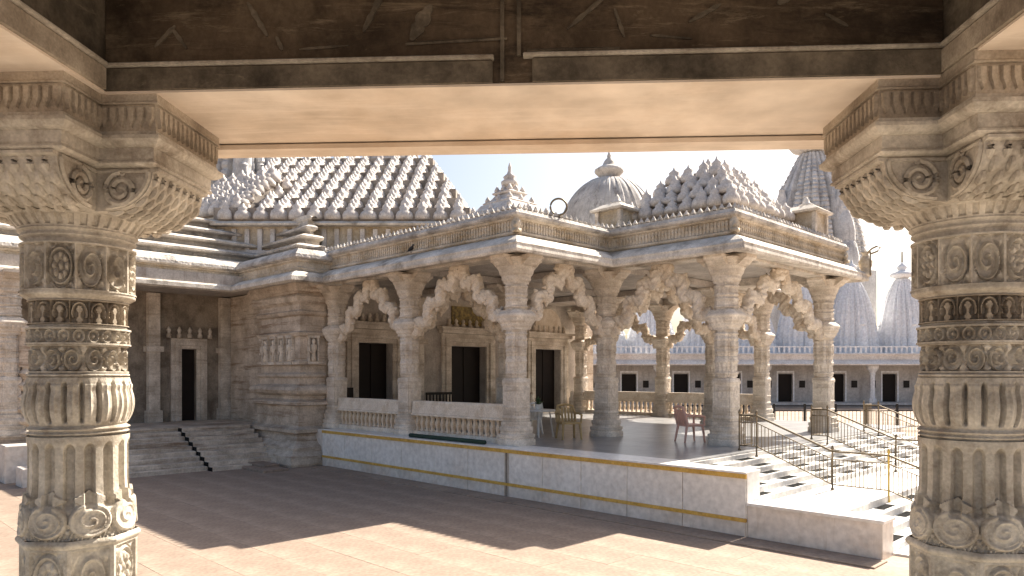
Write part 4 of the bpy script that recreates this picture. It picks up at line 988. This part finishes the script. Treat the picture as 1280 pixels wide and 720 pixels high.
shikhara('temple_spire', 'tall grey carved temple spire rising behind the right end of the pavilion', 19.3, 46.5, 8.2, 15.9, 2.75)
MB().box(-2.6, 2.6, -2.6, 2.6, -8.2, 0.05).build('shrine_body', 'farwall', bpy.data.objects['temple_spire'])
shikhara('temple_spire', 'grey ribbed temple spire behind the upper left, cut off by the near beam', -8.0, 21.6, 4.6, 11.0, 1.5)
# slender finials above the bell roof
for X, Y, zb, zt_, lab in ((-3.55, 27.0, 8.6, 10.1, 'slender stone finial rising behind the great bell roof, left of a pair'), (-3.05, 27.0, 8.6, 10.05, 'slender stone finial rising behind the great bell roof, right of a pair')):
    t = thing('roof_finial', lab, 'finial', (X, Y, zb))
    MB().lathe(0, 0, [(0.3,-3),(0.28,0.0),(0.2,0.4),(0.10,0.6),(0.16,0.75),(0.07,0.95),(0.10,1.1),(0.02,zt_-zb)], 10).build('finial_shaft', 'roofdark', t, smooth=True)
# support wall behind the great roof pieces
# ================================================================== STAIRS
ss = Tthing('marble_stairs', 'white marble stairs with black tread marks descending from the pavilion on the right', 'stairs', 0, 0, 0)
y0s, y1s = cheek+0.012, 8.2
def tread(x0, x1, z, mat='step'):
    o = MB().bbox(x0+0.001, x1-0.001, y0s, y1s, z-0.12 if z > 0.2 else -0.02, z, 0.004).build('step', mat, ss)
    return o
xs_ = -0.97; z = 0.71; k = 0; treads = []
r1 = (0.715-0.30)/6
for k in range(5):
    z = 0.715 - r1*(k+1); treads.append((xs_+k*0.175, xs_+(k+1)*0.175, z))
treads.append((xs_+5*0.175, 0.80, 0.30))
for k in range(3): treads.append((0.80+k*0.20, 1.00+k*0.20, 0.30-0.075*(k+1)))
treads.append((1.40, 1.62, 0.018))
MB().box(-1.0, -0.972, y0s, y1s, 0.0, 0.7005).build('riser_top', 'step', ss)
for i, (a, b2, z) in enumerate(treads):
    so_ = tread(a, b2, z)
    MB().box(a+0.003, a+0.012, y0s+0.01, y1s-0.01, -0.015, z-0.10).build('stair_core', 'step', so_)
    if b2-a < 0.3:
        dash = MB().box(-0.055, 0.055, -0.14, 0.14, 0, 0.003)
        ys = [0.75+ (0.25 if i % 2 else 0), 1.75 + 0.12*(i % 2), 2.75+0.15*(i % 2), 3.55, 4.25+0.1*(i % 2), 5.2, 6.2, 7.1]
        for yv in ys:
            MB().box(a+0.015, a+0.13, yv-0.20, yv+0.20, z+0.0005, z+0.0035).build('black_dash', 'black_strip', so_)  # flat black dashes laid on each tread
MB().box(-0.96, 0.79, y0s+0.02, y1s-0.02, -0.015, 0.17).build('stair_core', 'step', ss)
# lower cheek block
lc = Tthing('cheek_block', 'low cream marble block flanking the stairs beside the plinth end', 'block', 0.0, 0.0, 0)
MB().bbox(0.018, 1.41, 0.012, cheek, -0.02, 0.352, 0.004).build('block_body', 'marble2', lc)
MB().bbox(0.016, 1.43, -0.012, cheek+0.006, 0.353, 0.385, 0.005).build('block_coping', 'marble', lc)
# railings
def zstair(x):
    if x < -0.97: return FZ
    for a, b2, z in treads:
        if a <= x < b2: return z
    return 0.0
def railing(y, label, yellow=None):
    t = Tthing('stair_railing', label, 'railing', 0, y, 0, 'railings of the marble stairs')
    H = 0.50
    P_ = [(-1.18, FZ), (-0.92, FZ), (0.12, 0.30), (0.80, 0.30), (1.58, 0.02)]
    def zz(x):
        for (a, za), (b2, zb) in zip(P_[:-1], P_[1:]):
            if a <= x <= b2: return za + (zb-za)*(x-a)/(b2-a)
        return P_[-1][1]
    for h, r, nm in ((H, 0.014, 'handrail'), (H-0.10, 0.007, 'upper_rail'), (0.07, 0.009, 'lower_rail')):
        MB().tube([(x, 0, z+h) for x, z in P_], r, 6).build(nm, 'iron', t, smooth=True)
    n = 54
    bal = {}
    for k in range(n):
        x = -1.15 + k*(1.56+1.15)/n
        MB().tube([(x, 0, zz(x)+0.07), (x, 0, zz(x)+H-0.10)], 0.0055, 5).build('baluster', 'iron', t)
    for i, x in enumerate((-1.18, -0.92, 0.12, 0.80, 1.58)):
        zf = zstair(x)
        p = MB().lathe(x, 0, [(0.022,zf),(0.022,zf+0.02),(0.012,zf+0.03),(0.012,zz(x)+H+0.02),(0.020,zz(x)+H+0.035),(0.015,zz(x)+H+0.06),(0.004,zz(x)+H+0.085)], 8)
        p.build('post', 'yellow' if yellow == i else 'iron', t, smooth=True)
    m = MB()
    for h in (H, 0.07): m.tube([(-1.18, 0, FZ+h), (-1.18, 0.40, FZ+h)], 0.014, 6)
    for k in range(6): m.tube([(-1.18, 0.06+k*0.065, FZ+0.07), (-1.18, 0.06+k*0.065, FZ+H)], 0.0065, 5)
    m.build('return_rail', 'iron', t)
    return t
railing(2.12, 'bronze iron stair railing with one yellow post nearer the camera', 3)
railing(4.60, 'bronze iron stair railing farther back beside the rightmost pavilion column')
railing(7.0, 'farthest bronze iron stair railing behind the rightmost pavilion column')
# ================================================================== FURNITURE
def chair(x, y, z, label, mat, rz, T_=True, s=1.0):
    t = Tthing('plastic_chair', label, 'chair', x, y, z, rz=rz)
    m = MB(); m.bbox(-0.16, 0.16, -0.155, 0.16, 0.255, 0.29, 0.01); m.build('seat', mat, t)
    bk = MB()
    for k in range(5): xx = -0.11+k*0.055; bk.prism([(xx-0.02, 0.29), (xx+0.02, 0.29), (xx*1.05+0.02, 0.52), (xx*1.05-0.02, 0.52)], 'y', 0.150, 0.164)
    bk.v = [(x, y+(z-0.29)*0.2, z) for x, y, z in bk.v]
    bk.tube([(-0.16,0.14,0.27),(-0.165,0.18,0.44),(-0.13,0.20,0.55),(0,0.21,0.575),(0.13,0.20,0.55),(0.165,0.18,0.44),(0.16,0.14,0.27)], 0.024, 6); bk.build('backrest', mat, t)
    for sx in (-1, 1):
        MB().tube([(sx*0.145,-0.13,0.28),(sx*0.165,-0.16,0.0)], [0.024,0.017], 6).build('leg', mat, t)
        MB().tube([(sx*0.14,0.14,0.28),(sx*0.165,0.19,0.0)], [0.024,0.017], 6).build('leg', mat, t)
        MB().tube([(sx*0.16,-0.15,0.27),(sx*0.17,-0.15,0.41),(sx*0.165,0.0,0.43),(sx*0.155,0.165,0.42)], 0.021, 5).build('armrest', mat, t)
    return t
chair(-2.35, 2.75, FZ, 'dusty pink plastic armchair on the pavilion floor left of the big front column', 'pinkplastic', radians(150))
chair(-4.05, 1.75, FZ, 'tan cane armchair at the white table behind the pavilion column', 'tanplastic', radians(60))
chair(-5.3, 2.1, FZ, 'white plastic armchair behind the white table inside the pavilion', 'whiteplastic', radians(-100))
tbt = Tthing('table', 'white table with potted plants and cups inside the pavilion behind the corner column', 'table', -4.75, 1.75, FZ)
MB().lathe(0, 0, [(0.30,0.44),(0.31,0.45),(0.31,0.465),(0.30,0.47)], 24).build('tabletop', 'whiteplastic', tbt)
for k in range(4):
    an = k*pi/2+pi/4; MB().tube([(0.2*cos(an),0.2*sin(an),0.44),(0.26*cos(an),0.26*sin(an),0.0)], 0.014, 6).build('leg', 'whiteplastic', tbt)
ptt = Tthing('potted_plant', 'small potted plant standing on the white table in the pavilion', 'plant', -4.75, 1.75, FZ+0.471)
MB().lathe(0, 0, [(0.04,0),(0.055,0.08),(0.06,0.085),(0.05,0.09)], 10).build('pot', 'whiteplastic', ptt)
lfm = MB(); rnd = random.Random(2)
for k in range(40):
    a, e, L_ = rnd.uniform(0, 6.28), rnd.uniform(0.2, 1.4), rnd.uniform(0.06, 0.15); x, y, z = L_*cos(a)*cos(e), L_*sin(a)*cos(e), 0.09+L_*sin(e)
    px_, py_ = -sin(a)*0.018, cos(a)*0.018
    lfm.add([(0,0,0.08),(x*0.6+px_,y*0.6+py_,0.09+(z-0.09)*0.7),(x,y,z),(x*0.6-px_,y*0.6-py_,0.09+(z-0.09)*0.7)], [(0,1,2,3)])
lfm.build('foliage', 'leaf', ptt)
bn = Tthing('wooden_bench', 'dark wooden slatted bench in front of the middle doorway wall', 'bench', -9.35, 3.45, FZ, rz=radians(90))
MB().bbox(-0.42, 0.42, -0.16, 0.16, 0.26, 0.29, 0.005).build('seat', 'brown', bn)
for sx in (-0.38, 0.38):
    for sy in (-0.13, 0.13): MB().box(sx-0.02, sx+0.02, sy-0.02, sy+0.02, 0, 0.26).build('leg', 'brown', bn)
MB().box(-0.42, 0.42, 0.14, 0.17, 0.60, 0.66).build('top_rail', 'brown', bn)
for k in range(9): MB().box(-0.40+k*0.1-0.015, -0.40+k*0.1+0.015, 0.14, 0.165, 0.29, 0.60).build('slat', 'brown', bn)
cb_ = Tthing('wooden_stand', 'small dark wooden stand left of the leftmost pavilion doorway', 'stand', -9.4, 0.95, FZ)
MB().box(-0.15, 0.15, -0.15, 0.15, 0.5, 0.54).build('top', 'brown', cb_); MB().box(-0.12, 0.12, -0.12, 0.12, 0.0, 0.499).build('body', 'brown', cb_); MB().box(-0.1, -0.07, -0.1, 0.1, 0.54, 0.8).build('back_board', 'brown', cb_)
gm = Tthing('rolled_mat', 'dark green rolled mat lying along the plinth edge below the balustrade', 'mat', -5.3, 0.12, FZ+0.001)
MB().tube([(-0.95, 0, 0.032), (0.95, 0, 0.032)], 0.034, 8).build('roll', 'green', gm, smooth=True)
# ================================================================== FAR ENCLOSURE ROW
def far_row(X0, n, pitch, Y, label, zs=1.0):
    t = thing('cloister_row', label, 'building', (X0, Y, 0)); W = n*pitch
    # back wall with door openings
    bw = MB(); 
    for i in range(n):
        a = i*pitch; c = a+pitch/2; bw.box(a, c-0.42, 1.0, 1.3, 0.25, 2.3); bw.box(c+0.42, a+pitch, 1.0, 1.3, 0.25, 2.3); bw.box(c-0.42, c+0.42, 1.0, 1.3, 1.82, 2.3)
    bw.build('back_wall', 'farwall', t)
    MB().box(0, W, -0.25, 6, 0, 0.25).build('plinth', 'farwall', t)
    MB().box(0, W, 1.31, 6, 2.301, 2.5).build('roof_deck', 'farwall', t)
    MB().box(0, W, -0.15, 1.31, 2.30, 2.42).build('verandah_ceiling', 'farwall', t)
    MB().sweep([(0,0),(W,0)], [(-0.3,2.421),(0.35,2.36),(0.62,2.30),(0.64,2.36),(0.35,2.55),(0.2,2.60),(0.22,2.85),(0.28,2.88),(0.28,2.95),(-0.3,2.95)]).build('cornice', 'pinkband', t)
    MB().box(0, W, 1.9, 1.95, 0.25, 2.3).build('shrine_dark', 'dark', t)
    dm = MB().box(-0.40, 0.40, 1.15, 1.2, 0.26, 1.80).mesh('door_leaf', 'brown')
    fm = MB().box(-0.50, -0.421, 0.95, 1.0, 0.26, 1.9).box(0.421, 0.50, 0.95, 1.0, 0.26, 1.9).box(-0.50, 0.50, 0.945, 1.0, 1.901, 2.0).mesh('door_frame', 'white')
    cm = MB().lathe(0, 0, [(0.20,0.251),(0.20,0.45),(0.13,0.5),(0.12,1.75),(0.15,1.8),(0.14,1.9),(0.30,2.1),(0.32,2.29)], 8, pi/8).mesh('column', 'white', False)
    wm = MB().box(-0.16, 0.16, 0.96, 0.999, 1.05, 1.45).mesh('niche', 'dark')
    pm = MB()
    for i in range(n):
        c = (i+0.5)*pitch
        ob('door_leaf', dm, t, (c, 0, 0)); ob('door_frame', fm, t, (c, 0, 0)); ob('column', cm, t, (i*pitch+0.02, 0.0, 0))
        for q in (-0.95, 0.95): ob('niche', wm, t, (c+q, 0, 0))
    MB().box(0, W, 0.0, 0.06, 3.30, 3.36).build('parapet_rail', 'white', t)
    MB().box(0, W, 0.0, 0.08, 2.951, 3.0).build('parapet_rail', 'white', t)
    bl = MB().box(-0.045, 0.045, 0.01, 0.05, 3.001, 3.30).mesh('parapet_baluster', 'white'); 
    m = int(W/0.28); 
    pbl = MB()
    for k in range(m): x = 0.14+k*W/m; pbl.box(x-0.05, x+0.05, 0.01, 0.05, 3.001, 3.299)
    pbl.build('parapet_balusters', 'white', t, kind='stuff')
    return t
far_row(2.2, 9, 2.95, 40.0, 'long low grey shrine row with dark doors and pink cornice behind the stairs at right')
k = 0
for i in range(9):
    X = 2.3+i*2.95; 
    zt = 6.2 if i < 5 else 7.4
    labs = ['white ribbed shrine spire seen through the pavilion, first from the left in the row', 'white ribbed shrine spire seen through the pavilion, second from the left in the row', 'white ribbed shrine spire seen through the pavilion, third from the left in the row',
            'white ribbed shrine spire fourth from the left in the row behind the pavilion', 'white ribbed shrine spire behind the big front pavilion column, fifth in the row', 'white ribbed shrine spire sixth in the row, just left of the rightmost pavilion column',
            'tall white ribbed shrine spire just right of the rightmost pavilion column', 'tall white ribbed shrine spire touching the right near column', 'tall white ribbed shrine spire hidden mostly behind the right near column']
    shikhara('white_spire', labs[i], X, 42.6, 2.5, zt, 1.28, 'white', 72, True, 60, rz=0, group='white spires over the far shrine row')
lr = thing('side_building', 'pale shrine building with sloping white eave at the far left edge', 'building', (-27.5, 31.0, 0))
MB().box(0, 7.2, 0, 6, 0, 3.9).build('wall', 'farwall', lr)
MB().sweep([(0,0),(7.2,0)], [(-0.2,3.9),(0.9,3.9),(0.95,4.05),(0.3,5.0),(-0.2,5.3)]).build('sloping_eave', 'white', lr)
MB().box(4.9, 5.9, -0.05, -0.001, 0.4, 2.2).build('door_leaf', 'dark', lr); MB().box(0.0, 7.2, -0.8, -0.06, 0, 0.3).build('plinth', 'marble2', lr)
MB().box(0.0, 7.2, -0.3, -0.002, 2.7, 2.95).build('cornice', 'pinkband', lr)
shikhara('temple_spire', 'grey spire above the building at the far left edge', -24.0, 34.0, 4.5, 12.0, 1.6)
# tiered lamp pillar at far left
tp = thing('tiered_pillar', 'weathered pillar of stacked stone discs beside the left near column', 'pillar', (-8.62, 12.9, 0))
MB().box(-0.3, 0.3, -0.3, 0.3, 0, 0.25).build('pillar_base', 'wall', tp)
for k in range(8):
    z = 0.25+k*0.21; MB().lathe(0, 0, [(0.10,z),(0.13+0.012*(7-k),z+0.05),(0.15+0.012*(7-k),z+0.09),(0.13+0.012*(7-k),z+0.13),(0.09,z+0.17),(0.09,z+0.21)], 12).build('stone_disc', 'wall', tp, smooth=2)
MB().box(-0.10, 0.10, -0.10, 0.10, 1.93, 2.55).build('pillar_shaft', 'wall', tp); MB().lathe(0, 0, [(0.16,2.55),(0.17,2.62),(0.1,2.66),(0.1,2.72)], 8).build('pillar_cap', 'wall', tp)
# fence in the right background
fn = thing('black_fence', 'low black iron fence in front of the far shrine row at right', 'fence', (5.5, 23.5, 0))
for z in (0.78, 0.62, 0.12): MB().tube([(0, 0, z), (12, 0, z)], 0.028 if z > 0.7 else 0.018, 5).build('rail', 'ironblack', fn)
for k in range(13): MB().box(k*1.0-0.03, k*1.0+0.03, -0.03, 0.03, 0, 0.85).build('post', 'ironblack', fn)
pk = MB()
for k in range(96): x = 0.06+k*0.125; pk.box(x-0.006, x+0.006, -0.006, 0.006, 0.12, 0.62)
pk.build('fence_bars', 'ironblack', fn, kind='stuff')
pol = thing('flagpole', 'thin iron flagpole on top of the white spire beside the right near column', 'flagpole', (22.95, 42.6, 7.3))
MB().lathe(0, 0, [(0.06,0),(0.04,1.7),(0.01,1.75)], 8).build('pole_shaft', 'iron', pol)

bd = Tthing('pigeon', 'small dark pigeon perched on the pavilion eave left of the corner column', 'bird', -6.0, -0.05, 3.84)
b_ = MB().tube([(-0.09,0,0.045),(-0.05,0,0.06),(0.0,0,0.075),(0.035,0,0.09),(0.05,0,0.12),(0.065,0,0.135),(0.085,0,0.13)], [0.008,0.022,0.034,0.030,0.016,0.017,0.004], 8); b_.build('body', 'ironblack', bd, smooth=True)
for sy in (-0.012, 0.012): MB().tube([(0, sy, 0.05), (0.005, sy, 0.0)], 0.004, 4).build('leg', 'ironblack', bd)
